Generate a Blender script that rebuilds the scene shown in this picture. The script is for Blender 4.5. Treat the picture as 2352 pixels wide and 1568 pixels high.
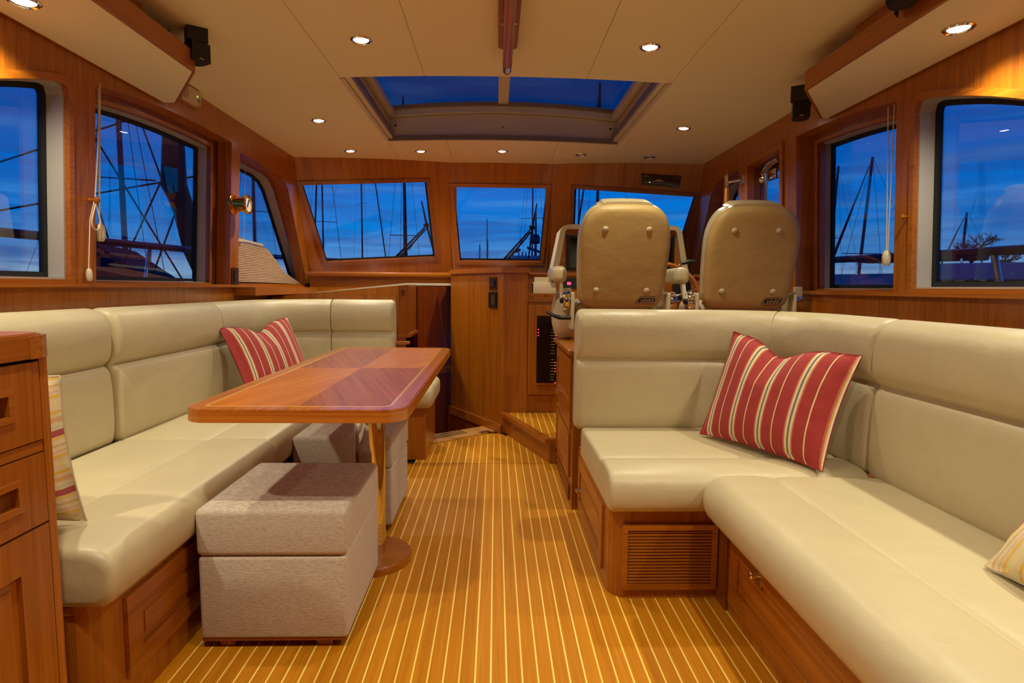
import bpy, bmesh, math, random
from math import sin, cos, pi, radians, sqrt, atan2
from mathutils import Vector, Matrix
from mathutils.geometry import tessellate_polygon
random.seed(7)
for o in list(bpy.data.objects):
    bpy.data.objects.remove(o, do_unlink=True)
S = bpy.context.scene
COL = S.collection

# ------------------------------------------------------------------ camera
cam = bpy.data.cameras.new('camera')
cam.sensor_fit = 'HORIZONTAL'; cam.sensor_width = 36.0
cam.lens = 36.0 * 1350 / 2352
cam.clip_start = 0.05; cam.clip_end = 2000
co = bpy.data.objects.new('camera', cam); COL.objects.link(co)
co.matrix_world = Matrix(((0.99959198, -0.00591584, -0.02794399, 0.0),
                          (-0.02728051, 0.0921639, -0.99537008, 0.0),
                          (0.00846388, 0.99572628, 0.0919649, 1.05),
                          (0, 0, 0, 1)))
S.camera = co
S.view_settings.view_transform = 'Standard'
S.view_settings.look = 'None'
S.view_settings.gamma = 1.0
S.view_settings.use_curve_mapping = False
S.view_settings.exposure = 0.0


def lin(r, g, b, a=1.0):
    def f(c):
        c /= 255.0
        return c / 12.92 if c <= 0.04045 else ((c + 0.055) / 1.055) ** 2.4
    return (f(r), f(g), f(b), a)


# ------------------------------------------------------------------ dusk sky
W = bpy.data.worlds.new('dusk_sky'); S.world = W; W.use_nodes = True
nt = W.node_tree; nt.nodes.clear()
N = nt.nodes.new; L = nt.links.new
out = N('ShaderNodeOutputWorld'); bg = N('ShaderNodeBackground'); L(bg.outputs[0], out.inputs[0])
tc = N('ShaderNodeTexCoord')
sep = N('ShaderNodeSeparateXYZ'); L(tc.outputs['Generated'], sep.inputs[0])
mp = N('ShaderNodeMapping'); mp.inputs['Scale'].default_value = (3.2, 3.2, 42.0); L(tc.outputs['Generated'], mp.inputs[0])
no = N('ShaderNodeTexNoise'); no.inputs['Scale'].default_value = 1.3; no.inputs['Detail'].default_value = 6.0
no.inputs['Roughness'].default_value = 0.55; no.inputs['Distortion'].default_value = 0.5
L(mp.outputs[0], no.inputs['Vector'])
no2 = N('ShaderNodeTexNoise'); no2.inputs['Scale'].default_value = 0.9; no2.inputs['Detail'].default_value = 3.0
L(mp.outputs[0], no2.inputs['Vector'])
cr = N('ShaderNodeValToRGB'); L(sep.outputs['Z'], cr.inputs[0])
stops = [(0.0, (176, 196, 215)), (0.022, (142, 180, 214)), (0.05, (74, 140, 206)), (0.09, (12, 128, 215)), (0.15, (0, 114, 210)),
         (0.26, (0, 84, 184)), (0.40, (0, 66, 160)), (1.0, (0, 34, 100))]
cr.color_ramp.elements[0].position = 0; cr.color_ramp.elements[0].color = lin(*stops[0][1])
cr.color_ramp.elements[1].position = 1; cr.color_ramp.elements[1].color = lin(*stops[-1][1])
for p, c in stops[1:-1]:
    e = cr.color_ramp.elements.new(p); e.color = lin(*c)
# darker violet cloud bands and pale breaks, strongest low in the sky
cm = N('ShaderNodeMapRange'); cm.inputs[1].default_value = 0.45; cm.inputs[2].default_value = 0.60; L(no.outputs[0], cm.inputs[0])
low = N('ShaderNodeMapRange'); low.inputs[1].default_value = 0.0; low.inputs[2].default_value = 0.35
low.inputs[3].default_value = 0.62; low.inputs[4].default_value = 0.25; L(sep.outputs['Z'], low.inputs[0])
mu = N('ShaderNodeMath'); mu.operation = 'MULTIPLY'; L(cm.outputs[0], mu.inputs[0]); L(low.outputs[0], mu.inputs[1])
m1 = N('ShaderNodeMix'); m1.data_type = 'RGBA'; L(mu.outputs[0], m1.inputs[0]); L(cr.outputs[0], m1.inputs[6])
m1.inputs[7].default_value = lin(34, 76, 158)
cm2 = N('ShaderNodeMapRange'); cm2.inputs[1].default_value = 0.52; cm2.inputs[2].default_value = 0.70
cm2.inputs[4].default_value = 0.6; L(no2.outputs[0], cm2.inputs[0])
mu2 = N('ShaderNodeMath'); mu2.operation = 'MULTIPLY'; L(cm2.outputs[0], mu2.inputs[0]); L(low.outputs[0], mu2.inputs[1])
m2 = N('ShaderNodeMix'); m2.data_type = 'RGBA'; L(mu2.outputs[0], m2.inputs[0]); L(m1.outputs[2], m2.inputs[6])
m2.inputs[7].default_value = lin(110, 175, 225)
L(m2.outputs[2], bg.inputs[0]); bg.inputs[1].default_value = 1.0

LAMP_W = 41.0          # each downlight
LAMP_COL = (1.0, 0.92, 0.70)


# ------------------------------------------------------------------ materials
def mat_new(name):
    m = bpy.data.materials.new(name); m.use_nodes = True
    t = m.node_tree; b = t.nodes['Principled BSDF']
    return m, t, b


def plain(name, col, rough=0.5, metal=0.0, emit=None, estr=0.0, coat=0.0, bump=0.0, bscale=200, spec=0.5):
    m, t, b = mat_new(name)
    b.inputs['Base Color'].default_value = col
    b.inputs['Roughness'].default_value = rough
    b.inputs['Metallic'].default_value = metal
    b.inputs['Specular IOR Level'].default_value = spec
    if coat: b.inputs['Coat Weight'].default_value = coat; b.inputs['Coat Roughness'].default_value = 0.12
    if emit: b.inputs['Emission Color'].default_value = emit; b.inputs['Emission Strength'].default_value = estr
    if bump:
        c = t.nodes.new('ShaderNodeTexCoord'); n = t.nodes.new('ShaderNodeTexNoise')
        n.inputs['Scale'].default_value = bscale; n.inputs['Detail'].default_value = 3
        t.links.new(c.outputs['Object'], n.inputs['Vector'])
        bp = t.nodes.new('ShaderNodeBump'); bp.inputs['Strength'].default_value = bump; bp.inputs['Distance'].default_value = 0.002
        t.links.new(n.outputs[0], bp.inputs['Height']); t.links.new(bp.outputs[0], b.inputs['Normal'])
    return m


def wood(name, dark, mid, light, axis='z', rough=0.32, coat=0.35, rot=0.0, fine=90, along=1.6, contrast=1.0, bump=0.08):
    m, t, b = mat_new(name)
    c = t.nodes.new('ShaderNodeTexCoord'); mpg = t.nodes.new('ShaderNodeMapping')
    sc = {'x': (along, fine, fine), 'y': (fine, along, fine), 'z': (fine, fine, along)}[axis]
    src = c.outputs['Object']
    if rot:
        mr = t.nodes.new('ShaderNodeMapping'); mr.inputs['Rotation'].default_value = (0, 0, rot)
        t.links.new(src, mr.inputs[0]); src = mr.outputs[0]
    mpg.inputs['Scale'].default_value = sc
    t.links.new(src, mpg.inputs[0])
    n1 = t.nodes.new('ShaderNodeTexNoise'); n1.inputs['Scale'].default_value = 1.0; n1.inputs['Detail'].default_value = 5
    n1.inputs['Roughness'].default_value = 0.6; n1.inputs['Distortion'].default_value = 0.4
    t.links.new(mpg.outputs[0], n1.inputs['Vector'])
    n2 = t.nodes.new('ShaderNodeTexNoise'); n2.inputs['Scale'].default_value = 0.2; n2.inputs['Detail'].default_value = 3
    t.links.new(mpg.outputs[0], n2.inputs['Vector'])
    mx = t.nodes.new('ShaderNodeMix'); mx.inputs[0].default_value = 0.3
    t.links.new(n1.outputs[0], mx.inputs[2]); t.links.new(n2.outputs[0], mx.inputs[3])
    r = t.nodes.new('ShaderNodeValToRGB')
    r.color_ramp.elements[0].position = 0.5 - 0.17 / contrast; r.color_ramp.elements[0].color = dark
    r.color_ramp.elements[1].position = 0.5 + 0.17 / contrast; r.color_ramp.elements[1].color = light
    e = r.color_ramp.elements.new(0.5); e.color = mid
    t.links.new(mx.outputs[0], r.inputs[0]); t.links.new(r.outputs[0], b.inputs['Base Color'])
    b.inputs['Roughness'].default_value = rough
    b.inputs['Coat Weight'].default_value = coat; b.inputs['Coat Roughness'].default_value = 0.15
    bp = t.nodes.new('ShaderNodeBump'); bp.inputs['Strength'].default_value = bump; bp.inputs['Distance'].default_value = 0.001
    t.links.new(n1.outputs[0], bp.inputs['Height']); t.links.new(bp.outputs[0], b.inputs['Normal'])
    return m


T_D, T_M, T_L = lin(134, 70, 10), lin(164, 92, 16), lin(180, 106, 24)
TEAK_Z = wood('teak_upright_grain', T_D, T_M, T_L, 'z')
TEAK_Y = wood('teak_foreaft_grain', T_D, T_M, T_L, 'y')
TEAK_X = wood('teak_crosswise_grain', T_D, T_M, T_L, 'x')
TEAK_W = wood('teak_raked_panel', T_D, T_M, T_L, 'z')
TEAK_W.node_tree.nodes['Mapping'].inputs['Scale'].default_value = (70, 1.5, 1.5)
TABLE_BAND = wood('table_edge_band', lin(150, 76, 18), lin(182, 102, 30), lin(202, 124, 44), 'x', rough=0.2, coat=0.5)
TABLE_BAND.node_tree.nodes['Mapping'].inputs['Scale'].default_value = (1.6, 1.6, 170)
TEAK_RED = wood('teak_reddish_bulkhead', lin(112, 46, 12), lin(138, 62, 18), lin(158, 78, 26), 'z', coat=0.2)
TEAK_DK = wood('teak_dark_trim', lin(106, 52, 12), lin(136, 70, 18), lin(156, 86, 26), 'z')  # darker teak tone for frames, linings and trim
FLOOR_W = wood('floor_teak_plank', lin(172, 106, 12), lin(194, 124, 18), lin(208, 138, 26), 'y', rough=0.46, coat=0.0, fine=120, along=2.2, contrast=0.8, bump=0.06)
HOLLY = wood('holly_inlay', lin(246, 206, 100), lin(255, 220, 116), lin(255, 230, 136), 'y', rough=0.4, coat=0.1)
LIGHT_W = wood('light_oak_threshold', lin(190, 130, 66), lin(212, 152, 84), lin(228, 172, 104), 'x', rough=0.35)
TABLE_EDGE = wood('table_border_teak', lin(150, 76, 18), lin(182, 102, 30), lin(202, 124, 44), 'y', rough=0.22, coat=0.4, fine=60)
ANG = atan2(0.81, 0.295)
TABLE_A = wood('table_veneer_right_lean', lin(152, 78, 14), lin(186, 104, 24), lin(206, 130, 40), 'x', rough=0.34, coat=0.12, rot=-ANG, fine=75, along=2.0, contrast=0.85)  # lighter veneer quarters, partly chatoyance painted into the base colour
TABLE_B = wood('table_veneer_left_lean', lin(124, 56, 18), lin(154, 78, 26), lin(174, 96, 36), 'x', rough=0.34, coat=0.12, rot=ANG, fine=75, along=2.0, contrast=0.85)  # darker veneer quarters, the other half of that painted chatoyance
INLAY = plain('table_inlay_line', lin(232, 176, 84), 0.2, coat=0.7)


def leather(name, col, rough=0.42):
    m, t, b = mat_new(name)
    c = t.nodes.new('ShaderNodeTexCoord')
    n = t.nodes.new('ShaderNodeTexNoise'); n.inputs['Scale'].default_value = 5; n.inputs['Detail'].default_value = 4
    t.links.new(c.outputs['Object'], n.inputs['Vector'])
    r = t.nodes.new('ShaderNodeValToRGB')
    r.color_ramp.elements[0].position = 0.3; r.color_ramp.elements[0].color = tuple(x * 0.93 for x in col[:3]) + (1,)
    r.color_ramp.elements[1].position = 0.7; r.color_ramp.elements[1].color = col
    t.links.new(n.outputs[0], r.inputs[0]); t.links.new(r.outputs[0], b.inputs['Base Color'])
    v = t.nodes.new('ShaderNodeTexVoronoi'); v.inputs['Scale'].default_value = 420
    t.links.new(c.outputs['Object'], v.inputs['Vector'])
    n3 = t.nodes.new('ShaderNodeTexNoise'); n3.inputs['Scale'].default_value = 11; n3.inputs['Detail'].default_value = 3
    t.links.new(c.outputs['Object'], n3.inputs['Vector'])
    b1 = t.nodes.new('ShaderNodeBump'); b1.inputs['Strength'].default_value = 0.35; b1.inputs['Distance'].default_value = 0.012
    t.links.new(n3.outputs[0], b1.inputs['Height'])
    b2 = t.nodes.new('ShaderNodeBump'); b2.inputs['Strength'].default_value = 0.10; b2.inputs['Distance'].default_value = 0.0006
    t.links.new(v.outputs['Distance'], b2.inputs['Height']); t.links.new(b1.outputs[0], b2.inputs['Normal'])
    t.links.new(b2.outputs[0], b.inputs['Normal'])
    b.inputs['Roughness'].default_value = rough
    return m


LEATHER = leather('cream_leather', lin(202, 188, 150))
LEATHER_CH = leather('helm_chair_vinyl', lin(206, 190, 148), 0.36)
SHELL = leather('chair_back_tan_vinyl', lin(190, 160, 98), 0.5)
VINYL = plain('cream_ceiling_vinyl', lin(233, 222, 190), 0.48, bump=0.05, bscale=300)
WHITE = plain('white_gelcoat', lin(172, 165, 156), 0.4)
BLACK = plain('black_plastic', lin(16, 15, 15), 0.4)
GASKET = plain('black_rubber', lin(8, 8, 10), 0.6)
CHROME = plain('chrome', lin(225, 222, 218), 0.07, 1.0)
BRASS = plain('polished_brass', lin(228, 168, 60), 0.12, 1.0)
ALU = plain('champagne_aluminium', lin(206, 192, 168), 0.42, 0.0)
ALU_D = plain('dark_line_aluminium', lin(130, 116, 96), 0.45, 0.0)  # darker aluminium tone for bead, lip and track lines
ROOF = plain('roof_core', lin(150, 128, 96), 0.9)
BRONZE = plain('bronze_cover_plate', lin(96, 62, 36), 0.35, 0.6)
GREYP = plain('grey_switch_plastic', lin(44, 42, 42), 0.35)
SCREEN = plain('dark_screen_glass', lin(7, 7, 9), 0.08, coat=0.5)
SCREEN2 = plain('grey_screen_glass', lin(66, 58, 54), 0.12, coat=0.5)
IVORY = plain('ivory_plastic', lin(208, 194, 164), 0.4)
CORD = plain('white_blind_cord', lin(224, 206, 180), 0.7)
BLIND = plain('pleated_blind_cloth', lin(206, 184, 158), 0.8)
LENS = plain('lit_lamp_lens', (1, 1, 1, 1), 0.3, emit=(1.0, 0.93, 0.82, 1), estr=14)
LENS_OFF = plain('unlit_lamp_lens', lin(120, 118, 128), 0.1)
LED_G = plain('green_led', (0, 0, 0, 1), 0.3, emit=(0.35, 1, 0.05, 1), estr=1.5)
LED_R = plain('red_led', (0, 0, 0, 1), 0.3, emit=(1, 0.02, 0.10, 1), estr=5)
LED_Y = plain('yellow_led', (0, 0, 0, 1), 0.3, emit=(1, 0.75, 0.15, 1), estr=1.4)
TXT_G = plain('green_backlit_text', (0, 0, 0, 1), 0.3, emit=(0.22, 0.30, 0.02, 1), estr=0.45)
TXT_B = plain('blue_backlit_display', (0, 0, 0, 1), 0.3, emit=(0.02, 0.25, 0.9, 1), estr=0.9)
PRINT = plain('printed_beige_mark', lin(196, 160, 120), 0.5)
PRINT_D = plain('printed_dim_mark', lin(96, 76, 58), 0.5)
DIAL = plain('white_dial_face', lin(225, 225, 225), 0.3)
DARKGAP = plain('dark_joint', lin(20, 10, 5), 0.9)


def fabric(name, c1, c2, sc, rough=0.9):
    m, t, b = mat_new(name)
    c = t.nodes.new('ShaderNodeTexCoord'); mpg = t.nodes.new('ShaderNodeMapping'); mpg.inputs['Scale'].default_value = sc
    t.links.new(c.outputs['Object'], mpg.inputs[0])
    n = t.nodes.new('ShaderNodeTexNoise'); n.inputs['Scale'].default_value = 1; n.inputs['Detail'].default_value = 4
    t.links.new(mpg.outputs[0], n.inputs['Vector'])
    r = t.nodes.new('ShaderNodeValToRGB'); r.color_ramp.elements[0].position = 0.35; r.color_ramp.elements[0].color = c1
    r.color_ramp.elements[1].position = 0.65; r.color_ramp.elements[1].color = c2
    t.links.new(n.outputs[0], r.inputs[0]); t.links.new(r.outputs[0], b.inputs['Base Color'])
    bp = t.nodes.new('ShaderNodeBump'); bp.inputs['Strength'].default_value = 0.6; bp.inputs['Distance'].default_value = 0.002
    t.links.new(n.outputs[0], bp.inputs['Height']); t.links.new(bp.outputs[0], b.inputs['Normal'])
    b.inputs['Roughness'].default_value = rough; b.inputs['Sheen Weight'].default_value = 0.25
    return m


OTTO = fabric('taupe_chenille', lin(174, 157, 137), lin(208, 192, 173), (90, 90, 640))


def stripes(name, base, bands, period):
    """bands: (from, to, colour) as fractions of one period; stripes run along UV v"""
    m, t, b = mat_new(name)
    c = t.nodes.new('ShaderNodeUVMap'); sp = t.nodes.new('ShaderNodeSeparateXYZ'); t.links.new(c.outputs[0], sp.inputs[0])
    d = t.nodes.new('ShaderNodeMath'); d.operation = 'DIVIDE'; d.inputs[1].default_value = period; t.links.new(sp.outputs[0], d.inputs[0])
    f = t.nodes.new('ShaderNodeMath'); f.operation = 'FRACT'; t.links.new(d.outputs[0], f.inputs[0])
    r = t.nodes.new('ShaderNodeValToRGB'); r.color_ramp.interpolation = 'CONSTANT'
    pts = [(0.0, base)]
    for a, z, cl in bands:
        pts.append((a, cl)); pts.append((z, base))
    cl = []
    for p, q in pts:
        if cl and abs(cl[-1][0] - p) < 1e-4: cl[-1] = (p, q)
        else: cl.append((p, q))
    r.color_ramp.elements[0].position = 0; r.color_ramp.elements[0].color = cl[0][1]
    r.color_ramp.elements[1].position = cl[-1][0]; r.color_ramp.elements[1].color = cl[-1][1]
    for p, q in cl[1:-1]:
        e = r.color_ramp.elements.new(p); e.color = q
    t.links.new(f.outputs[0], r.inputs[0]); t.links.new(r.outputs[0], b.inputs['Base Color'])
    oc = t.nodes.new('ShaderNodeTexCoord')
    n = t.nodes.new('ShaderNodeTexNoise'); n.inputs['Scale'].default_value = 14; n.inputs['Detail'].default_value = 4
    t.links.new(oc.outputs['Object'], n.inputs['Vector'])
    bp = t.nodes.new('ShaderNodeBump'); bp.inputs['Strength'].default_value = 0.35; bp.inputs['Distance'].default_value = 0.012
    t.links.new(n.outputs[0], bp.inputs['Height']); t.links.new(bp.outputs[0], b.inputs['Normal'])
    b.inputs['Roughness'].default_value = 0.85; b.inputs['Sheen Weight'].default_value = 0.1
    return m


RD, PK, GO, CRM, DKG = lin(164, 48, 44), lin(196, 100, 88), lin(222, 170, 84), lin(240, 228, 196), lin(92, 92, 78)
RED_STRIPE = stripes('red_striped_cotton', RD, [
    (.36, .395, PK), (.395, .425, GO), (.425, .455, CRM), (.455, .467, DKG), (.467, .480, CRM), (.480, .520, DKG), (.520, .533, CRM),
    (.533, .545, DKG), (.545, .575, CRM), (.575, .605, GO), (.605, .64, PK),
    (.945, .953, DKG), (.953, .97, GO), (.97, .985, CRM), (.985, .992, PK)], 0.125)
YB = lin(226, 208, 166)
YEL_STRIPE = stripes('yellow_striped_cotton', YB, [
    (.05, .09, lin(232, 196, 96)), (.10, .21, lin(176, 84, 86)), (.24, .28, lin(206, 208, 170)), (.34, .42, lin(222, 178, 120)),
    (.48, .53, lin(226, 186, 80)), (.60, .70, lin(232, 214, 160)), (.74, .80, lin(230, 190, 92)), (.83, .86, lin(222, 184, 150)),
    (.93, .97, lin(212, 176, 120))], 0.15)


def glass(name, tint, refl=0.55):
    m = bpy.data.materials.new(name); m.use_nodes = True; t = m.node_tree; t.nodes.clear()
    o = t.nodes.new('ShaderNodeOutputMaterial'); mx = t.nodes.new('ShaderNodeMixShader')
    tr = t.nodes.new('ShaderNodeBsdfTransparent'); tr.inputs[0].default_value = tint
    gl = t.nodes.new('ShaderNodeBsdfGlossy'); gl.inputs['Roughness'].default_value = 0.01
    fr = t.nodes.new('ShaderNodeFresnel'); fr.inputs[0].default_value = 1.45
    mm = t.nodes.new('ShaderNodeMath'); mm.operation = 'MULTIPLY'; mm.inputs[1].default_value = refl
    t.links.new(fr.outputs[0], mm.inputs[0]); t.links.new(mm.outputs[0], mx.inputs[0])
    t.links.new(tr.outputs[0], mx.inputs[1]); t.links.new(gl.outputs[0], mx.inputs[2]); t.links.new(mx.outputs[0], o.inputs[0])
    return m


GLASS_FWD = glass('windscreen_glass', (0.97, 0.98, 1.0, 1), 0.35)
GLASS_SIDE = glass('side_window_glass', (0.87, 0.90, 0.95, 1), 0.2)
GLASS_ROOF = glass('tinted_roof_glass', (0.60, 0.60, 0.64, 1), 0.3)
HULL = plain('dark_boat_hull', lin(30, 42, 70), 0.4)
BOATW = plain('boat_white_paint', lin(150, 160, 180), 0.4)
CANVAS = plain('navy_canvas', lin(22, 32, 62), 0.85)
MASTM = plain('mast_paint', lin(52, 62, 90), 0.4)
RIG = plain('rigging_wire', lin(20, 24, 36), 0.5)
BARK = plain('bare_tree_bark', lin(26, 26, 30), 0.9)
WIPER = plain('wiper_black', lin(10, 12, 16), 0.5)


for m_ in (FLOOR_W, HOLLY): m_.node_tree.nodes['Principled BSDF'].inputs['Specular IOR Level'].default_value = 0.22
for m_ in (TABLE_A, TABLE_B): m_.node_tree.nodes['Principled BSDF'].inputs['Specular IOR Level'].default_value = 0.3


# ------------------------------------------------------------------ mesh helpers
class MB:
    def __init__(s): s.v = []; s.f = []; s.uv = None
    def add(s, vs, fs):
        k = len(s.v); s.v += [Vector(p) for p in vs]; s.f += [tuple(i + k for i in f) for f in fs]; return s
    def box(s, a, b):
        (x0, y0, z0), (x1, y1, z1) = a, b
        return s.add([(x0, y0, z0), (x1, y0, z0), (x1, y1, z0), (x0, y1, z0), (x0, y0, z1), (x1, y0, z1), (x1, y1, z1), (x0, y1, z1)],
                     [(0, 3, 2, 1), (4, 5, 6, 7), (0, 1, 5, 4), (1, 2, 6, 5), (2, 3, 7, 6), (3, 0, 4, 7)])
    def obox(s, c, ax, ay, az):
        c, ax, ay, az = map(Vector, (c, ax, ay, az)); vs = []
        for k in (-1, 1):
            for j, i in ((-1, -1), (-1, 1), (1, 1), (1, -1)): vs.append(c + ax * i + ay * j + az * k)
        return s.add(vs, [(0, 3, 2, 1), (4, 5, 6, 7), (0, 1, 5, 4), (1, 2, 6, 5), (2, 3, 7, 6), (3, 0, 4, 7)])
    def rbox(s, a, b, r=0.01, seg=2):
        bm = bmesh.new(); bmesh.ops.create_cube(bm, size=1)
        for v in bm.verts:
            v.co = Vector([(a[i] + b[i]) / 2 + v.co[i] * (b[i] - a[i]) for i in range(3)])
        bmesh.ops.bevel(bm, geom=list(bm.edges), offset=r, segments=seg, affect='EDGES', profile=0.5)
        bm.verts.index_update()
        s.add([v.co.copy() for v in bm.verts], [tuple(v.index for v in f.verts) for f in bm.faces]); bm.free(); return s
    def prism(s, pts, z0, z1):
        n = len(pts)
        return s.add([(x, y, z0) for x, y in pts] + [(x, y, z1) for x, y in pts],
                     [tuple(range(n - 1, -1, -1)), tuple(range(n, 2 * n))] + [(i, (i + 1) % n, n + (i + 1) % n, n + i) for i in range(n)])
    def tube(s, pts, r, n=8, cap=True):
        pts = [Vector(p) for p in pts]; rs = r if isinstance(r, (list, tuple)) else [r] * len(pts)
        k = len(s.v); prev = None
        for i, p in enumerate(pts):
            d = (pts[min(i + 1, len(pts) - 1)] - pts[max(i - 1, 0)]).normalized()
            if prev is None:
                a = Vector((0, 0, 1)) if abs(d.z) < 0.9 else Vector((1, 0, 0)); u = d.cross(a).normalized()
            else:
                u = (prev - d * prev.dot(d)).normalized()
            prev = u; w = d.cross(u)
            for j in range(n):
                t = 2 * pi * j / n; s.v.append(p + (u * cos(t) + w * sin(t)) * rs[i])
        for i in range(len(pts) - 1):
            for j in range(n):
                a = k + i * n + j; b = k + i * n + (j + 1) % n; s.f.append((a, b, b + n, a + n))
        if cap:
            s.f.append(tuple(k + j for j in range(n - 1, -1, -1))); s.f.append(tuple(k + (len(pts) - 1) * n + j for j in range(n)))
        return s
    def lathe(s, c, axis, prof, n=24):
        """prof: (radius, distance along axis)"""
        c = Vector(c); d = Vector(axis).normalized(); a = Vector((0, 0, 1)) if abs(d.z) < 0.9 else Vector((1, 0, 0))
        u = d.cross(a).normalized(); w = d.cross(u); k = len(s.v)
        for r, h in prof:
            for j in range(n):
                t = 2 * pi * j / n; s.v.append(c + d * h + (u * cos(t) + w * sin(t)) * max(r, 1e-5))
        for i in range(len(prof) - 1):
            for j in range(n):
                a = k + i * n + j; b = k + i * n + (j + 1) % n; s.f.append((a, b, b + n, a + n))
        if prof[0][0] > 1e-4: s.f.append(tuple(k + j for j in range(n - 1, -1, -1)))
        if prof[-1][0] > 1e-4: s.f.append(tuple(k + (len(prof) - 1) * n + j for j in range(n)))
        return s
    def slab(s, outer, holes, d0, d1, mapf):
        """plate with holes: 2D outlines, depth d0..d1, mapf(u, v, d) -> point"""
        loops = [outer] + list(holes)
        flat = [p for l in loops for p in l]
        tri = tessellate_polygon([[Vector((p[0], p[1], 0)) for p in l] for l in loops])
        k = len(s.v); n = len(flat)
        s.v += [Vector(mapf(p[0], p[1], d0)) for p in flat] + [Vector(mapf(p[0], p[1], d1)) for p in flat]
        for t in tri:
            s.f.append((k + t[0], k + t[1], k + t[2])); s.f.append((k + n + t[2], k + n + t[1], k + n + t[0]))
        o = 0
        for l in loops:
            m = len(l)
            for i in range(m):
                a = o + i; b = o + (i + 1) % m; s.f.append((k + a, k + b, k + n + b, k + n + a))
            o += m
        return s
    def sweep(s, path, prof, side=1, r0=0.0, r1=0.0, steps=4):
        """closed profile (u, z) carried along path (x, y); u points to side*left normal"""
        P = [Vector((p[0], p[1], 0)) for p in path]; Np = len(prof)
        pn = []
        ar = sum(prof[i][0] * prof[(i + 1) % Np][1] - prof[(i + 1) % Np][0] * prof[i][1] for i in range(Np))
        sg = 1 if ar > 0 else -1
        for i in range(Np):
            a = Vector(prof[i - 1]); b = Vector(prof[(i + 1) % Np]); d = (b - a)
            d = d.normalized() if d.length > 1e-9 else Vector((1, 0)); pn.append(Vector((-d.y, d.x)) * sg)
        rings = []
        def nrm(i):
            if i == 0: d = (P[1] - P[0]).normalized(); return Vector((-d.y, d.x, 0))
            if i == len(P) - 1: d = (P[-1] - P[-2]).normalized(); return Vector((-d.y, d.x, 0))
            d1 = (P[i] - P[i - 1]).normalized(); d2 = (P[i + 1] - P[i]).normalized()
            n = (Vector((-d1.y, d1.x, 0)) + Vector((-d2.y, d2.x, 0))).normalized()
            return n / max(0.3, n.dot(Vector((-d1.y, d1.x, 0))))
        seq = []
        d0 = (P[1] - P[0]).normalized(); d1 = (P[-1] - P[-2]).normalized()
        if r0:
            for j in range(steps):
                a = j / steps * pi / 2; seq.append((P[0] + d0 * r0 * (1 - cos(a)), nrm(0), r0 * (1 - sin(a))))
            seq.append((P[0] + d0 * r0, nrm(0), 0))
        else: seq.append((P[0], nrm(0), 0))
        for i in range(1, len(P) - 1): seq.append((P[i], nrm(i), 0))
        if r1:
            seq.append((P[-1] - d1 * r1, nrm(len(P) - 1), 0))
            for j in range(steps - 1, -1, -1):
                a = j / steps * pi / 2; seq.append((P[-1] - d1 * r1 * (1 - cos(a)), nrm(len(P) - 1), r1 * (1 - sin(a))))
        else: seq.append((P[-1], nrm(len(P) - 1), 0))
        us = [p[0] for p in prof]; zs = [p[1] for p in prof]
        uc, uh = (min(us) + max(us)) / 2, (max(us) - min(us)) / 2; zc_, zh = (min(zs) + max(zs)) / 2, (max(zs) - min(zs)) / 2
        k = len(s.v)
        for p, n, sh in seq:
            for (u, z) in prof:
                uu, zz = uc + (u - uc) * (1 - sh / uh), zc_ + (z - zc_) * (1 - sh / zh)
                s.v.append(p + n * side * uu + Vector((0, 0, zz)))
        for i in range(len(seq) - 1):
            for j in range(Np):
                a = k + i * Np + j; b = k + i * Np + (j + 1) % Np; s.f.append((a, b, b + Np, a + Np))
        s.f.append(tuple(k + j for j in range(Np))); s.f.append(tuple(k + (len(seq) - 1) * Np + j for j in range(Np)))
        return s


def origin_of(o):
    v = Vector((0, 0, 0))
    while o is not None: v = v + o.location; o = o.parent
    return v


def obj(name, mb, mat, parent=None, smooth=None, local=False, kind=None):
    """one mesh object; vertices are given in world space unless local"""
    me = bpy.data.meshes.new(name)
    vs = mb.v
    if parent is not None:
        loc = Vector((0, 0, 0)); base = Vector((0, 0, 0)) if local else origin_of(parent)
    else:
        xs = [v.x for v in vs]; ys = [v.y for v in vs]; zs = [v.z for v in vs]
        loc = Vector(((min(xs) + max(xs)) / 2, (min(ys) + max(ys)) / 2, min(zs))); base = loc
    me.from_pydata([tuple(v - base) for v in vs], [], mb.f)
    bm = bmesh.new(); bm.from_mesh(me); bmesh.ops.recalc_face_normals(bm, faces=bm.faces); bm.to_mesh(me); bm.free()
    if mb.uv:
        ul = me.uv_layers.new(name='UVMap')
        for lp in me.loops: ul.data[lp.index].uv = mb.uv[lp.vertex_index]
    if smooth is not None:
        me.polygons.foreach_set('use_smooth', [True] * len(me.polygons)); me.set_sharp_from_angle(angle=radians(smooth))
    me.materials.append(mat)
    o = bpy.data.objects.new(name, me); COL.objects.link(o); o.location = loc
    if parent is not None: o.parent = parent
    if kind: o['kind'] = kind
    return o


def tag(o, label, cat, group=None):
    o['label'] = label; o['category'] = cat
    if group: o['group'] = group
    return o


def thing(name, label, cat, loc, group=None, rz=0.0):
    o = bpy.data.objects.new(name, None); COL.objects.link(o); o.location = Vector(loc); o.rotation_euler = (0, 0, rz)
    o.empty_display_size = 0.1
    return tag(o, label, cat, group)


def struct(name, loc=(0, 0, 0)):
    o = bpy.data.objects.new(name, None); COL.objects.link(o); o.location = Vector(loc); o['kind'] = 'structure'
    o.empty_display_size = 0.1
    return o


def dup(root, loc, rz=None, label=None):
    r = root.copy(); COL.objects.link(r); r.location = loc
    if rz is not None: r.rotation_euler = (0, 0, rz)
    if label: r['label'] = label
    for ch in list(root.children):
        c = ch.copy(); COL.objects.link(c); c.parent = r
        for g in list(ch.children):
            d = g.copy(); COL.objects.link(d); d.parent = c
    return r


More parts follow.
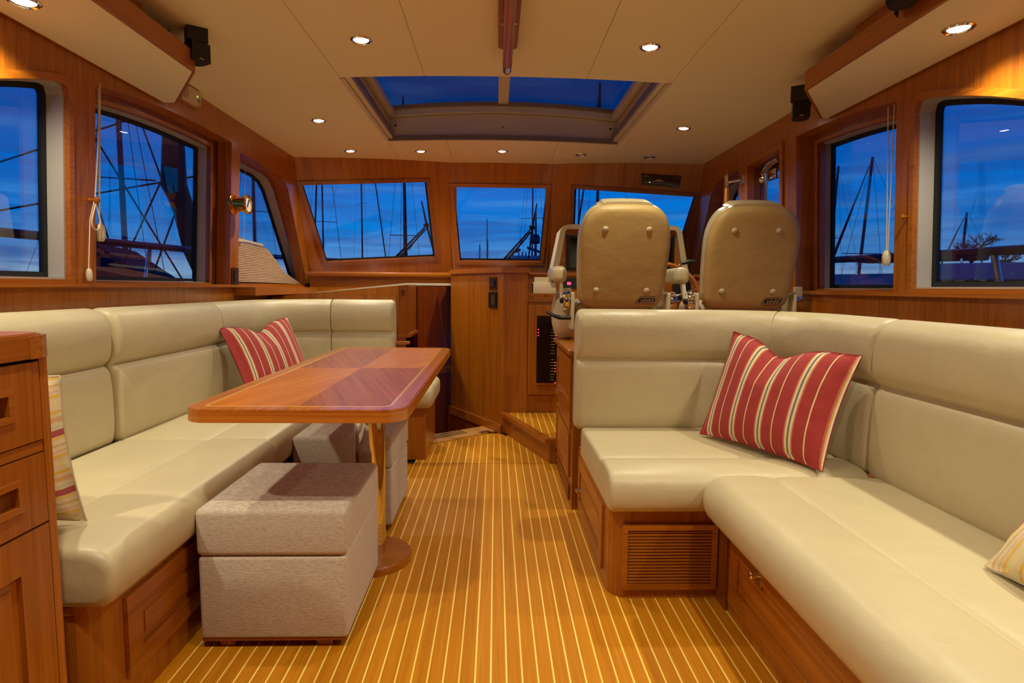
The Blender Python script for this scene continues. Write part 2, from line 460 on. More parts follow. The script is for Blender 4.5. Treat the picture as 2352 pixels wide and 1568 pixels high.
def smooth_loop(pts, n=3):
    """closed Catmull-Rom"""
    outp = []; m = len(pts)
    for i in range(m):
        p0, p1, p2, p3 = (Vector(pts[(i + k - 1) % m]) for k in range(4))
        for j in range(n):
            t = j / n
            q = 0.5 * ((2 * p1) + (p2 - p0) * t + (2 * p0 - 5 * p1 + 4 * p2 - p3) * t * t + (3 * p1 - p0 - 3 * p2 + p3) * t ** 3)
            outp.append((q.x, q.y))
    return outp


def rrect(x0, y0, x1, y1, r, n=5):
    pts = []
    for cx, cy, a0 in ((x1 - r, y0 + r, -pi / 2), (x1 - r, y1 - r, 0), (x0 + r, y1 - r, pi / 2), (x0 + r, y0 + r, pi)):
        for k in range(n + 1):
            a = a0 + pi / 2 * k / n; pts.append((cx + r * cos(a), cy + r * sin(a)))
    return pts


def frame(o, a, b):
    """plane frame: origin, direction a (u), direction b (v); depth goes along a x b"""
    o, a, b = Vector(o), Vector(a).normalized(), Vector(b).normalized(); n = a.cross(b)
    return lambda u, v, d: o + a * u + b * v + n * d


def rect(u0, v0, u1, v1): return [(u0, v0), (u1, v0), (u1, v1), (u0, v1)]


def front_panel(name, fr, u0, v0, u1, v1, mat, parent, rail=0.05, t=0.014, pmat=None):
    """framed drawer or door face: a proud frame and a sunk panel (child)"""
    m = MB(); m.slab(rect(u0, v0, u1, v1), [rect(u0 + rail, v0 + rail, u1 - rail, v1 - rail)], 0.0, t, fr)
    d = obj(name, m, mat, parent)
    p = MB(); p.slab(rect(u0 + rail, v0 + rail, u1 - rail, v1 - rail), [], 0.0, t * 0.25, fr)
    q = rect(u0 + rail + .02, v0 + rail + .02, u1 - rail - .02, v1 - rail - .02)
    if u1 - u0 > 2 * rail + .06 and v1 - v0 > 2 * rail + .06: p.slab(q, [], t * 0.25, t * 0.6, fr)
    obj('panel', p, pmat or mat, d)
    return d


def knob(fr, u, v, d, parent):
    k = MB(); c = fr(u, v, d); n = fr(u, v, d + 1) - c
    k.lathe(c, n, [(0.006, 0), (0.005, 0.012), (0.011, 0.016), (0.012, 0.022), (0.008, 0.026)], 12)
    ob = obj('knob', k, CHROME, parent, 40)
    return ob


# ================================================================== SETTING
XC = 0.045            # boat centreline


def zc(x): return 2.11 - 0.027 * (x - XC) ** 2


# ---- floor: teak planks with pale holly strips
fl = obj('floor', MB().box((-1.75, -1.3, -0.05), (1.75, 3.9, -0.012)), DARKGAP, None, kind='structure')
PITCH, HS = 0.0427, 0.0046


def fwd_limit(x):
    return min(3.841 + (x + 0.454) * 0.826, 4.16) if x < 0.06 else 4.10


k = 0
for i in range(-36, 20):
    xs = -0.0075 + i * PITCH            # strip centre; plank to its right
    x0, x1 = xs + HS / 2, xs + PITCH - HS / 2
    yend = 3.43
    if x0 > 0.40: yend = 1.95
    if x1 < -0.93 or x1 > 0.83: continue
    m = MB().box((x0, -0.2, -0.012), (x1, yend, 0.0)); obj('plank', m, FLOOR_W, fl)
    obj('holly_strip', MB().box((xs - HS / 2, -0.2, -0.012), (xs + HS / 2, yend, -0.0002)), HOLLY, fl)
    if -0.48 < x0 < 0.30:
        e0, e1 = fwd_limit(x0), fwd_limit(x1)
        obj('plank', MB().prism([(x0, 3.435), (x1, 3.435), (x1, e1), (x0, e0)], -0.012, 0.0), FLOOR_W, fl)
        obj('holly_strip', MB().prism([(xs - HS / 2, 3.435), (xs + HS / 2, 3.435), (xs + HS / 2, fwd_limit(xs) - .03), (xs - HS / 2, fwd_limit(xs) - .03)], -0.012, -0.0002), HOLLY, fl)
for a, b in (((-1.75, -0.2), (-0.975, 3.9)), ((0.84, -0.2), (1.75, 3.9))):
    obj('subfloor_board', MB().box((a[0], a[1], -0.012), (b[0], b[1], -0.002)), FLOOR_W, fl)

# ---- companionway threshold with rubber treads, stair well beyond
th = struct('trim_1', (-0.25, 4.0, 0))
thp = [(-0.60, 3.722), (0.03, 4.243), (-0.05, 4.40), (-0.60, 3.99)]
obj('threshold_board', MB().prism(thp, -0.03, 0.004), LIGHT_W, th)
dv = Vector((0.77, 0.637, 0)).normalized(); nv = Vector((-dv.y, dv.x, 0))
for j in range(3):
    p = Vector((-0.54, 3.78, 0.004)) + nv * (0.085 + 0.035 * j)
    obj('rubber_tread', MB().obox(p + dv * 0.26, dv * 0.25, nv * 0.006, Vector((0, 0, 0.0015))), GASKET, th)
obj('stair_riser', MB().obox(Vector((-0.33, 4.2, -0.35)), dv * 0.5, nv * 0.01, Vector((0, 0, 0.32))), TEAK_RED, th)
obj('stair_tread', MB().obox(Vector((-0.45, 4.45, -0.3)), dv * 0.5, nv * 0.2, Vector((0, 0, 0.015))), FLOOR_W, th)
for nm, p, lb in (('hinge', (-0.455, 3.862, 0.002), 'chrome flush hinge at the left end of the threshold, beside the settee base'),
                  ('hinge', (-0.075, 4.175, 0.002), 'chrome flush hinge at the right end of the threshold, by the console')):
    h = thing(nm, lb, 'hinge', p, 'threshold hinges')
    obj('leaf', MB().obox(Vector(p) + Vector((0, 0, .004)), dv * 0.045, nv * 0.022, Vector((0, 0, .0025))), CHROME, h)
    obj('barrel', MB().tube([Vector(p) - dv * 0.04 + Vector((0, 0, .009)), Vector(p) + dv * 0.04 + Vector((0, 0, .009))], 0.006, 8), CHROME, h, 40)

# ---- ceiling: roof core plus sewn vinyl panels
HX0, HX1, HY0, HY1 = -0.772, 0.868, 3.085, 4.345


def cam_slab(mb, x0, x1, y0f, y1f, zoff, t, cols=6):
    vs = []; fs = []
    for i in range(cols + 1):
        x = x0 + (x1 - x0) * i / cols
        for y in (y0f(x), y1f(x)):
            vs += [(x, y, zc(x) + zoff), (x, y, zc(x) + zoff + t)]
    for i in range(cols):
        a = 4 * i; b = a + 4
        fs += [(a, a + 2, b + 2, b), (a + 1, b + 1, b + 3, a + 3), (a, b, b + 1, a + 1), (a + 2, a + 3, b + 3, b + 2)]
    fs += [(0, 1, 3, 2), (4 * cols, 4 * cols + 2, 4 * cols + 3, 4 * cols + 1)]
    return mb.add(vs, fs)


def hdr(x):      # plan line of the windscreen header
    if x < -0.38: return 4.70 + (x + 1.60) * (0.47 / 1.22)
    if x > 0.46: return 5.17 - (x - 0.46) * (0.42 / 1.23)
    return 5.17


ce = MB()
cst = lambda v: (lambda x: v)
cam_slab(ce, -1.85, HX0 - .02, cst(-1.3), lambda x: hdr(x) + .25, 0.012, 0.05)
cam_slab(ce, HX1 + .02, 1.95, cst(-1.3), lambda x: hdr(x) + .25, 0.012, 0.05)
cam_slab(ce, HX0 - .02, HX1 + .02, cst(-1.3), cst(HY0 - .02), 0.012, 0.05)
cam_slab(ce, HX0 - .02, HX1 + .02, cst(HY1 + .02), lambda x: hdr(x) + .25, 0.012, 0.05)
ceil = obj('ceiling', ce, ROOF, None, kind='structure')
G = 0.0012
XA = [-1.66, -0.79, -0.365, 0.455, 0.885, 1.76]
def cpanel(x0, x1, y0, y1f, cols=6):
    m = MB(); cam_slab(m, x0 + G, x1 - G, cst(y0 + G), (lambda x: y1f(x) - G), 0.0, 0.012, cols)
    obj('ceiling_panel', m, VINYL, ceil, 30)
h5 = lambda x: hdr(x) + 0.06
for a, b in ((-1.66, -0.79), (0.885, 1.76)):
    for y0, y1 in ((-1.25, 0.9), (0.9, 3.205)): cpanel(a, b, y0, cst(y1))
    cpanel(a, b, 3.205, h5)
for a, b in ((-0.79, -0.365), (-0.365, 0.455), (0.455, 0.885)):
    cpanel(a, b, -1.25, cst(0.9)); cpanel(a, b, 0.9, cst(HY0)); cpanel(a, b, HY1, h5)

# ---- skylight
sk = struct('window_8', (XC, 3.7, 2.1))
TOPZ = 2.355


def arch(x): return TOPZ - 0.045 * ((x - XC) / 0.82) ** 2


m = MB()    # forward coaming with an arched upper edge
xs = [HX0 + (HX1 - HX0) * i / 16 for i in range(17)]
def coaming(mb, zlo, zhi, ya, yb):
    vs = []; fs = []
    for x in xs:
        for y in (ya, yb): vs += [(x, y, zlo(x)), (x, y, zhi(x))]
    for i in range(16):
        a = 4 * i; b = a + 4
        fs += [(a, b, b + 1, a + 1), (a + 2, a + 3, b + 3, b + 2), (a + 1, b + 1, b + 3, a + 3), (a, a + 2, b + 2, b)]
    fs += [(0, 1, 3, 2), (64, 66, 67, 65)]
    return mb.add(vs, fs)
obj('front_coaming', coaming(m, lambda x: zc(x) - .004, lambda x: arch(x) - .075, HY1 - .012, HY1 + .03), ALU, sk, 30)
obj('front_glazing_bar', coaming(MB(), lambda x: arch(x) - .072, lambda x: arch(x) - .03, HY1 - .05, HY1 + .03), ALU, sk, 30)
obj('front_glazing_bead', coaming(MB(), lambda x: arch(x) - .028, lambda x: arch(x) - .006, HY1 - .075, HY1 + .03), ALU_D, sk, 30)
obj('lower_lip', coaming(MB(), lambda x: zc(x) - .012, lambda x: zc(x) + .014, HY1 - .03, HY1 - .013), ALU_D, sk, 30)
obj('rear_coaming', coaming(MB(), lambda x: zc(x) + .02, lambda x: arch(x), HY0 - .03, HY0 - .004), ALU, sk, 30)
for s, x in ((1, HX0), (-1, HX1)):
    obj('side_coaming', MB().box((x - .02, HY0, 2.085), (x + .004, HY1, 2.31)) if s > 0 else MB().box((x - .004, HY0, 2.085), (x + .02, HY1, 2.31)), ALU, sk)
    obj('slide_track', MB().rbox((x + s * .004, HY0, 2.095), (x + s * .034, HY1 - .03, 2.118) if s > 0 else (x + s * .004, HY1 - .03, 2.118), .004) if s > 0 else
        MB().rbox((x - .034, HY0, 2.095), (x - .004, HY1 - .03, 2.118), .004), ALU, sk, 40)
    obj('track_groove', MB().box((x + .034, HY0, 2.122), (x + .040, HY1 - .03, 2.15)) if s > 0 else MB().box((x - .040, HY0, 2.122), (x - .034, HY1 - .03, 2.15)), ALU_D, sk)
    obj('side_glazing_bar', MB().rbox((x + .006, HY0, 2.235), (x + .055, HY1 - .05, 2.285), .006) if s > 0 else MB().rbox((x - .055, HY0, 2.235), (x - .006, HY1 - .05, 2.285), .006), ALU, sk, 40)
for a, b in ((HX0 + .01, XC - .034), (XC + .034, HX1 - .01)):
    m = MB(); vs = []; fs = []
    for i in range(9):
        x = a + (b - a) * i / 8
        for y in (HY0 - .02, HY1 + .02): vs += [(x, y, arch(x) - .004), (x, y, arch(x) + .006)]
    for i in range(8):
        p = 4 * i; q = p + 4
        fs += [(p, p + 2, q + 2, q), (p + 1, q + 1, q + 3, p + 3), (p, q, q + 1, p + 1), (p + 2, p + 3, q + 3, q + 2)]
    fs += [(0, 1, 3, 2), (32, 34, 35, 33)]
    obj('glass_pane', m.add(vs, fs), GLASS_ROOF, sk, 30)
obj('centre_mullion', MB().rbox((XC - .036, HY0 - .02, TOPZ - .022), (XC + .036, HY1 + .02, TOPZ + .012), .004), ALU, sk)
for x in (HX0 + .05, XC, HX1 - .05):
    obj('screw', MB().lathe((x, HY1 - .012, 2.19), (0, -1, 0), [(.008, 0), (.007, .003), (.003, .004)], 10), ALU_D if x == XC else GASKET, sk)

# ---- side walls
LEAN = 0.05


def port(y, z, d): return (-(1.62 - LEAN * (z - 1.05)) - d, y, z)
def stbd(y, z, d): return ((1.70 - LEAN * (z - 1.05)) + d, y, z)


def top(y, dz=0.0): return 1.895 - 0.046 * max(0.0, 3.6 - y) ** 3 - dz


def arch_hole(y0, y1, zb, dz, n=16, rnd=0.0):
    pts = [(y0, zb), (y1, zb)]
    if rnd:
        pts += [(y1, top(y1, dz) - rnd), (y1 - rnd * .3, top(y1, dz) - rnd * .3)]
        ys = [y1 - rnd + (y0 - (y1 - rnd)) * i / n for i in range(n + 1)]
    else:
        ys = [y1 + (y0 - y1) * i / n for i in range(n + 1)]
    pts += [(y, top(y, dz)) for y in ys]
    return [p for p in pts if p[1] >= zb - 1e-6]


def inset(poly, d):
    """shrink an anticlockwise outline"""
    n = len(poly); ar = sum(poly[i][0] * poly[(i + 1) % n][1] - poly[(i + 1) % n][0] * poly[i][1] for i in range(n)); sg = 1 if ar > 0 else -1
    outp = []
    for i in range(n):
        p0, p1, p2 = Vector(poly[i - 1]), Vector(poly[i]), Vector(poly[(i + 1) % n])
        e1 = (p1 - p0).normalized(); e2 = (p2 - p1).normalized()
        n1 = Vector((-e1.y, e1.x)) * sg; n2 = Vector((-e2.y, e2.x)) * sg
        nn = (n1 + n2)
        nn = nn.normalized() if nn.length > 1e-6 else n1
        outp.append(tuple(p1 + nn * d / max(0.4, nn.dot(n1))))
    return outp


def glazed(name, outline, mapf, d, glassmat, parent_loc, gw=0.016):
    w = struct(name, parent_loc)
    obj('gasket', MB().slab(outline, [inset(outline, gw)], d - .006, d + .012, mapf), GASKET, w)
    obj('glass_pane', MB().slab(inset(outline, gw * .6), [], d + .001, d + .006, mapf), glassmat, w)
    return w


def yfront(z): return 4.72 + 0.47 * (2.05 - z)


wall_out = [(-1.25, -1.0), (yfront(-1.0) - .4, -1.0), (yfront(1.05), 1.05), (yfront(2.09), 2.09), (-1.25, 2.09)]
O1p = arch_hole(1.02, 2.29, 1.062, 0, rnd=0.05); O2p = arch_hole(2.44, 3.64, 1.052, 0)
O3p = [(3.755, 1.06), (5.09, 1.06), (5.05, 1.14), (4.60, 1.78), (4.50, 1.835), (4.40, 1.85), (3.755, 1.865)]
O1s = arch_hole(1.02, 2.365, 1.055, 0, rnd=0.05); O2s = arch_hole(2.48, 3.30, 1.045, 0)
ODs = [(3.47, 1.02), (3.92, 1.02), (3.92, 1.855), (3.47, 1.87)]
O3s = [(4.08, 1.06), (5.09, 1.06), (5.05, 1.14), (4.60, 1.78), (4.50, 1.835), (4.40, 1.85), (4.08, 1.86)]
wl = obj('wall_left', MB().slab(wall_out, [O1p, O2p, O3p], 0.0, 0.08, port), TEAK_Z, None, kind='structure')
wr = obj('wall_right', MB().slab(wall_out, [O1s, O2s, ODs, O3s], 0.0, 0.08, stbd), TEAK_Z, None, kind='structure')


def ring(outline, a, b, d0, d1, mapf):  # strip around an outline
    return MB().slab(inset(outline, a), [inset(outline, b)], d0, d1, mapf)


def side_windows(mapf, O1, O2f, O3f, names, x0, wall, O2, O3):
    # near window: white jamb lining right behind the veneer
    w = glazed(names[0], inset(O1, .010), mapf, 0.078, GLASS_SIDE, (x0, 1.7, 1.06), 0.020)
    obj('white_jamb', ring(O1, .002, .010, .012, .090, mapf), WHITE, w)
    obj('edge_moulding', ring(O1, -.022, .003, -.008, .018, mapf), TEAK_Y, w, 30)
    # second window: deep veneer recess, teak frame, white liner
    w2 = glazed(names[1], inset(O2f, .006), mapf, 0.152, GLASS_SIDE, (x0, 3.0, 1.06))
    obj('teak_frame', MB().slab(inset(O2, -.03), [O2f], .08, .10, mapf), TEAK_DK, w2)
    obj('white_jamb', ring(O2f, -.004, .004, .098, .165, mapf), WHITE, w2)
    obj('inner_moulding', ring(O2f, -.018, 0.0, .070, .082, mapf), TEAK_Y, w2)
    w3 = glazed(names[2], inset(O3f, .006), mapf, 0.165, GLASS_SIDE, (x0, 4.5, 1.06))
    obj('teak_frame', MB().slab(inset(O3, -.18), [O3f], .08, .10, mapf), TEAK_DK, w3)
    obj('white_jamb', MB().slab(inset(O3f, -.004), [inset(O3f, .004)], .098, .18, mapf), WHITE, w3)
    return w, w2, w3


O2fp = arch_hole(2.47, 3.54, 1.062, 0.05); O2fs = arch_hole(2.50, 3.22, 1.055, 0.055)
O3fp = [(3.70, 1.085), (5.30, 1.085), (5.28, 1.12), (4.56, 1.765), (4.46, 1.82), (4.34, 1.84), (3.70, 1.85)]
O3fp = [(min(y, 5.2), z) for y, z in O3fp]
O3fs = [(4.12, 1.085), (5.2, 1.085), (5.18, 1.14), (4.56, 1.765), (4.46, 1.82), (4.36, 1.835), (4.12, 1.84)]
side_windows(port, O1p, O2fp, O3fp, ('window_1', 'window_2', 'window_3'), -1.65, wl, O2p, O3p)
side_windows(stbd, O1s, O2fs, O3fs, ('window_4', 'window_5', 'window_6'), 1.72, wr, O2s, O3s)
# capping under the windows
tr = obj('trim_2', MB().box((-1.655, -1.2, 1.035), (-1.604, 5.1, 1.050)), TEAK_Y, None, kind='structure')
tr = obj('trim_3', MB().box((1.684, -1.2, 1.026), (1.735, 5.1, 1.041)), TEAK_Y, None, kind='structure')
# port ledge under the forward window
obj('trim_4', MB().box((-1.64, 3.70, 0.985), (-1.49, 4.97, 1.036)), TEAK_X, None, kind='structure')
# aft bulkhead behind the camera
wb = obj('wall_back', MB().slab(rect(-1.9, -0.3, 1.95, 2.2), [rect(-0.35, 0.0, 0.45, 1.95)], 0, 0.05, frame((0, -1.2, 0), (1, 0, 0), (0, 0, 1))), TEAK_Z, None, kind='structure')
dr = struct('door_2', (0.05, -1.2, 0))
obj('door_leaf', MB().slab(rect(-0.345, 0.005, 0.445, 1.945), [rect(-0.22, 0.9, 0.32, 1.8)], 0.0, 0.04, frame((0, -1.2, 0), (1, 0, 0), (0, 0, 1))), TEAK_Z, dr)
obj('glass_pane', MB().slab(rect(-0.225, 0.895, 0.325, 1.805), [], 0.015, 0.022, frame((0, -1.2, 0), (1, 0, 0), (0, 0, 1))), GLASS_SIDE, dr)

# ---- starboard side door
d1 = struct('door_1', (1.70, 3.7, 1.0))
obj('door_casing', ring(ODs, -.030, .004, -.012, .03, stbd), TEAK_Y, d1)
obj('casing_lining', ring(ODs, .0, .010, .03, .075, stbd), TEAK_DK, d1)
obj('door_frame', MB().slab(rect(3.20, .95, 4.30, 1.93), [rect(3.50, 1.06, 4.02, 1.80)], .085, .110, stbd), TEAK_DK, d1)
obj('glass_pane', MB().slab(rect(3.49, 1.05, 4.03, 1.81), [], .094, .100, stbd), GLASS_SIDE, d1)
obj('bronze_stile', MB().slab(rect(3.965, 1.06, 4.02, 1.80), [], .080, .092, stbd), BRONZE, d1)
for y in (3.955, 3.84):
    obj('guide_rail', MB().tube([stbd(y, 1.05, .080), stbd(y, 1.82, .080)], .006 if y > 3.9 else .012, 10), CHROME, d1, 40)
obj('latch_bar', MB().tube([stbd(3.62, 1.845, .060), stbd(3.72, 1.835, .055), stbd(3.85, 1.80, .062)], [.020, .026, .018], 12), CHROME, d1, 40)
obj('latch_body', MB().rbox(stbd(3.66, 1.735, .055), stbd(3.78, 1.80, .085), .008), CHROME, d1, 40)
obj('latch_catch', MB().lathe(stbd(3.88, 1.765, .078), (-1, 0, 0), [(.032, 0), (.032, .012), (.020, .02), (.012, .03)], 16), CHROME, d1, 40)
gp = thing('grab_post', 'upright teak grab post on a chrome bracket beside the side door', 'grab rail', (1.60, 4.12, 1.0))
obj('post', MB().tube([(1.600, 4.12, 0.98), (1.600, 4.12, 1.86), (1.600, 4.12, 1.875)], [.020, .020, .012], 14), TEAK_Z, gp, 40)
obj('ferrule', MB().tube([(1.600, 4.12, 1.745), (1.600, 4.12, 1.83)], .0215, 14), CHROME, gp, 40)
obj('bracket', MB().tube([(1.605, 4.10, 1.785), (1.655, 4.02, 1.785)], .010, 10).lathe((1.662, 4.01, 1.785), (-1, 0, 0), [(.036, -.01), (.036, .004), (.02, .010)], 20), CHROME, gp, 40)

# ---- windscreen: three raked facets
def facet(name, A, B, k=0.5):
    A, B = Vector(A), Vector(B); a = (B - A).normalized(); outw = Vector((-a.y, a.x, 0)).normalized()
    down = (Vector((0, 0, -1)) + outw * k).normalized()
    n = a.cross(down)
    if n.y < 0: n = -n
    return (lambda s, t, d: A + a * s + down * t + n * d), (B - A).length
FM, LM = facet('mid', (-.38, 5.17, 2.08), (.46, 5.17, 2.08))
FP, LP = facet('port', (-1.6, 4.7, 2.05), (-.38, 5.17, 2.08))
FS, LS = facet('stbd', (.46, 5.17, 2.08), (1.69, 4.75, 2.05))
HM = [(0.000, .178), (.830, .178), (.795, .884), (.040, .884)]
HP = [(.090, .226), (1.100, .146), (1.258, .850), (.296, .902)]
HS_ = [(.198, .186), (1.206, .272), (1.040, .888), (.125, .876)]
wf = struct('wall_front', (XC, 5.3, 1.1))
obj('centre_facet', MB().slab([(-.06, -.06), (LM + .06, -.06), (LM + .02, 1.05), (-.02, 1.05)], [HM], 0, .035, FM), TEAK_W, wf)
obj('port_facet', MB().slab([(-.12, -.08), (LP + .03, -.06), (LP + .17, .93), (LP + .18, 1.05), (.10, 1.12)], [HP], 0, .035, FP), TEAK_W, wf)
obj('starboard_facet', MB().slab([(-.03, -.06), (LS + .10, -.08), (LS - .02, 1.12), (-.16, 1.05), (-.15, .93)], [HS_], 0, .035, FS), TEAK_W, wf)
for nm, H, F in (('window_7', HM, FM), ('window_9', HP, FP), ('window_10', HS_, FS)):
    w = struct(nm, F(H[0][0], H[0][1], 0))
    obj('frame_moulding', MB().slab(inset(H, -.030), [inset(H, .002)], -.012, .012, F), TEAK_DK if H is not HM else TEAK_X, w)
    obj('gasket', MB().slab(inset(H, -.004), [inset(H, .010)], .030, .045, F), GASKET, w)
    obj('glass_pane', MB().slab(inset(H, .004), [], .036, .042, F), GLASS_FWD, w)

# ---- forward dash shelf across the port side (over the companionway)
ds = struct('trim_5', (-0.9, 5.0, 1.0))
def low(x): return 1.078 if x > -0.74 else 1.078 - (-0.74 - x) * (0.075 / 0.68)
xs2 = [-1.56, -1.42, -1.2, -1.0, -0.74, -0.36]
fp = MB(); poly = [(x, low(x)) for x in xs2] + [(-0.36, 1.125), (-1.56, 1.125)]
obj('fascia', fp.slab(poly, [], 0, -.03, frame((0, 5.0, 0), (1, 0, 0), (0, 0, 1))), TEAK_X, ds)
obj('shelf_top', MB().prism([(-1.58, 4.985), (-.36, 4.985), (-.36, 4.87), (.22, 4.87), (.22, 5.62), (-1.58, 5.62)], 1.128, 1.145), TEAK_X, ds)  # hidden extension behind the console added to block sky light
obj('shelf_nosing', MB().rbox((-1.58, 4.965, 1.122), (-0.36, 5.02, 1.166), .012), TEAK_X, ds, 40)
lp = MB(); poly = [(x, low(x) - .020) for x in xs2] + [(x, low(x)) for x in reversed(xs2)]
obj('light_valance', lp.slab(poly, [], .035, -.30, frame((0, 5.0, 0), (1, 0, 0), (0, 0, 1))), IVORY, ds)
for x in (-0.84, -0.50):
    obj('strip_light', MB().rbox((x - .04, 5.0, low(x) - .026), (x + .04, 5.04, low(x) - .015), .004), WHITE, ds)
bk = obj('wall_companionway', MB().prism([(-0.66, 4.72), (0.02, 5.66), (0.06, 5.63), (-0.62, 4.69)], -1.0, 1.052), TEAK_RED, None, kind='structure')
dv2 = Vector((0.46, 0.63, 0)).normalized(); nv2 = Vector((dv2.y, -dv2.x, 0))
obj('cap_rail', MB().obox(Vector((-0.415, 5.02, 0.345)) + nv2 * .03, dv2 * .36, nv2 * .014, Vector((0, 0, .022))), TEAK_X, bk)
obj('wall_stairwell', MB().box((-1.75, 5.72, -1.0), (1.75, 5.77, 1.22)), TEAK_RED, None, kind='structure')
obj('floor_lower', MB().box((-1.75, 3.4, -1.05), (1.75, 5.77, -1.0)), FLOOR_W, None, kind='structure')
# ---- port locker behind the dinette
lk = thing('wall_locker', 'teak locker with two panelled doors behind the forward settee back', 'cabinet', (-1.1, 4.4, 0.70))
obj('carcass', MB().prism([(-1.58, 4.20), (-0.69, 4.20), (-0.63, 4.26), (-0.63, 4.70), (-1.58, 4.70)], 0.70, 1.045), TEAK_Z, lk)
for v in lk.children[-1].data.vertices:
    if v.co.z > .2: v.co.z = (.968 + (v.co.x - 1.1 + 1.58) * .098) - .70
obj('base_moulding', MB().prism([(-1.58, 4.185), (-0.685, 4.185), (-0.615, 4.255), (-0.615, 4.75), (-1.58, 4.75)], 0.682, 0.705), TEAK_X, lk)
FL = frame((0, 4.198, 0), (1, 0, 0), (0, 0, 1))
for u0, u1 in ((-1.135, -0.925), (-0.915, -0.705)): front_panel('door', FL, u0, .715, u1, .985, TEAK_Z, lk, .035, .008)
obj('door_hinge', MB().rbox((-0.675, 4.215, 0.985), (-0.652, 4.235, 1.03), .003), BRONZE, lk)
# flank fill under the locker, behind settee
obj('wall_settee_end', MB().box((-1.6, 4.10, -0.3), (-0.63, 4.14, 0.70)), TEAK_RED, None, kind='structure')

# ---- overhead soffits (valance boxes) along both sides
def soffit(name, label, s, poly, up, lampxy):
    r = thing(name, label, 'soffit', (s * 1.4, 1.5, 1.9))
    zb = 1.90
    obj('vinyl_underside', MB().prism(inset(poly, .012) if True else poly, zb - .002, zb + .02), VINYL, r)
    obj('teak_fascia', MB().slab(poly, [inset(poly, .010)], zb, zb + .078, lambda u, v, d: (u, v, d)), TEAK_Y, r)
    obj('top_board', MB().prism(inset(poly, .004), zb + .066, zb + .076), TEAK_Y, r)
    obj('upper_box', MB().prism(up, zb + .076, 2.11), TEAK_Z, r)
    for v in r.children[-1].data.vertices:
        if v.co.z + 1.9 > 2.0: v.co.z = zc(v.co.x + s * 1.4) - .003 - 1.9
    return r
pp = [(-1.573, -1.15), (-1.205, -1.15), (-1.212, 2.485), (-1.508, 2.905), (-1.573, 2.905)]
soffit('overhead_soffit', 'left overhead soffit, cream underside with teak edge', -1, pp, [(-1.565, -1.15), (-1.29, -1.15), (-1.29, 2.27), (-1.565, 2.42)], None)
sp_ = [(1.652, -1.15), (1.652, 2.975), (1.609, 2.975), (1.318, 2.575), (1.285, -1.15)]
soffit('overhead_soffit', 'right overhead soffit, cream underside with teak edge', 1, sp_, [(1.645, -1.15), (1.38, -1.15), (1.38, 2.33), (1.645, 2.50)], None)

# ---- downlights
def downlight(p, n, lit, label, group):
    p = Vector(p); n = Vector(n).normalized()
    r = thing('downlight', label, 'ceiling light', p, group)
    obj('bezel', MB().lathe(p, n, [(.046, -.004), (.046, .003), (.040, .008), (.033, .004), (.031, -.004)], 28), CHROME, r, 50)
    obj('lens', MB().lathe(p, n, [(.0315, -.003), (.029, .004), (.015, .007), (0, .008)], 24), LENS if lit else LENS_OFF, r, 60)
    if lit:
        ld = bpy.data.lights.new('downlight_lamp', 'SPOT'); ld.energy = LAMP_W * (1.28 if p.y < 1.5 else 0.90);   # aft lamps set brighter than forward ones for stronger cast shadows
        ld.color = LAMP_COL
        ld.spot_size = radians(140); ld.spot_blend = 1.0; ld.shadow_soft_size = 0.022
        lo = bpy.data.objects.new('lamp', ld); COL.objects.link(lo); lo.parent = r
        lo.location = n * 0.02; lo.rotation_euler = n.to_track_quat('-Z', 'Y').to_euler()
    return r
LG = 'lit ceiling downlights'
def cl(x, y, lit, label, group=LG):
    sl = 0.054 * (x - XC)
    return downlight((x, y, zc(x) - .001), (-sl, 0, -1), lit, label, group)
cl(-.583, 2.64, True, 'lit chrome downlight left of the ceiling handrail, aft of the skylight')
cl(.666, 2.655, True, 'lit chrome downlight right of the ceiling handrail, aft of the skylight')
cl(-1.108, 3.80, True, 'lit chrome downlight in the left side ceiling panel beside the skylight')
cl(1.194, 3.84, True, 'lit chrome downlight in the right side ceiling panel beside the skylight')
cl(-1.113, 4.62, True, 'lit chrome downlight nearest the left front corner of the ceiling')
cl(-.590, 4.71, True, 'lit chrome downlight in the panel forward of the skylight, above the left windscreen')
cl(.042, 4.715, True, 'lit chrome downlight centred forward of the skylight, above the middle windscreen')
cl(.664, 4.74, False, 'unlit chrome downlight forward of the skylight, above the helm', 'unlit ceiling downlights')
cl(1.194, 4.68, False, 'unlit chrome downlight near the right front corner, above the helm chairs', 'unlit ceiling downlights')
downlight((-1.43, 1.90, 1.897), (0, 0, -1), True, 'lit downlight in the left soffit underside', LG)
downlight((1.492, 1.947, 1.897), (0, 0, -1), True, 'lit downlight in the right soffit underside', LG)
for x, y, w in ((-.59, 0.74, 'left, just behind the viewer'), (.67, 0.74, 'right, just behind the viewer')):
    cl(x, y, True, 'lit downlight in the aft ceiling, ' + w, 'aft ceiling downlights')
for x, w in ((-1.40, 'left'), (1.48, 'right')):
    downlight((x, 0.70, 1.897), (0, 0, -1), True, 'lit downlight in the ' + w + ' soffit behind the viewer', 'aft soffit downlights')

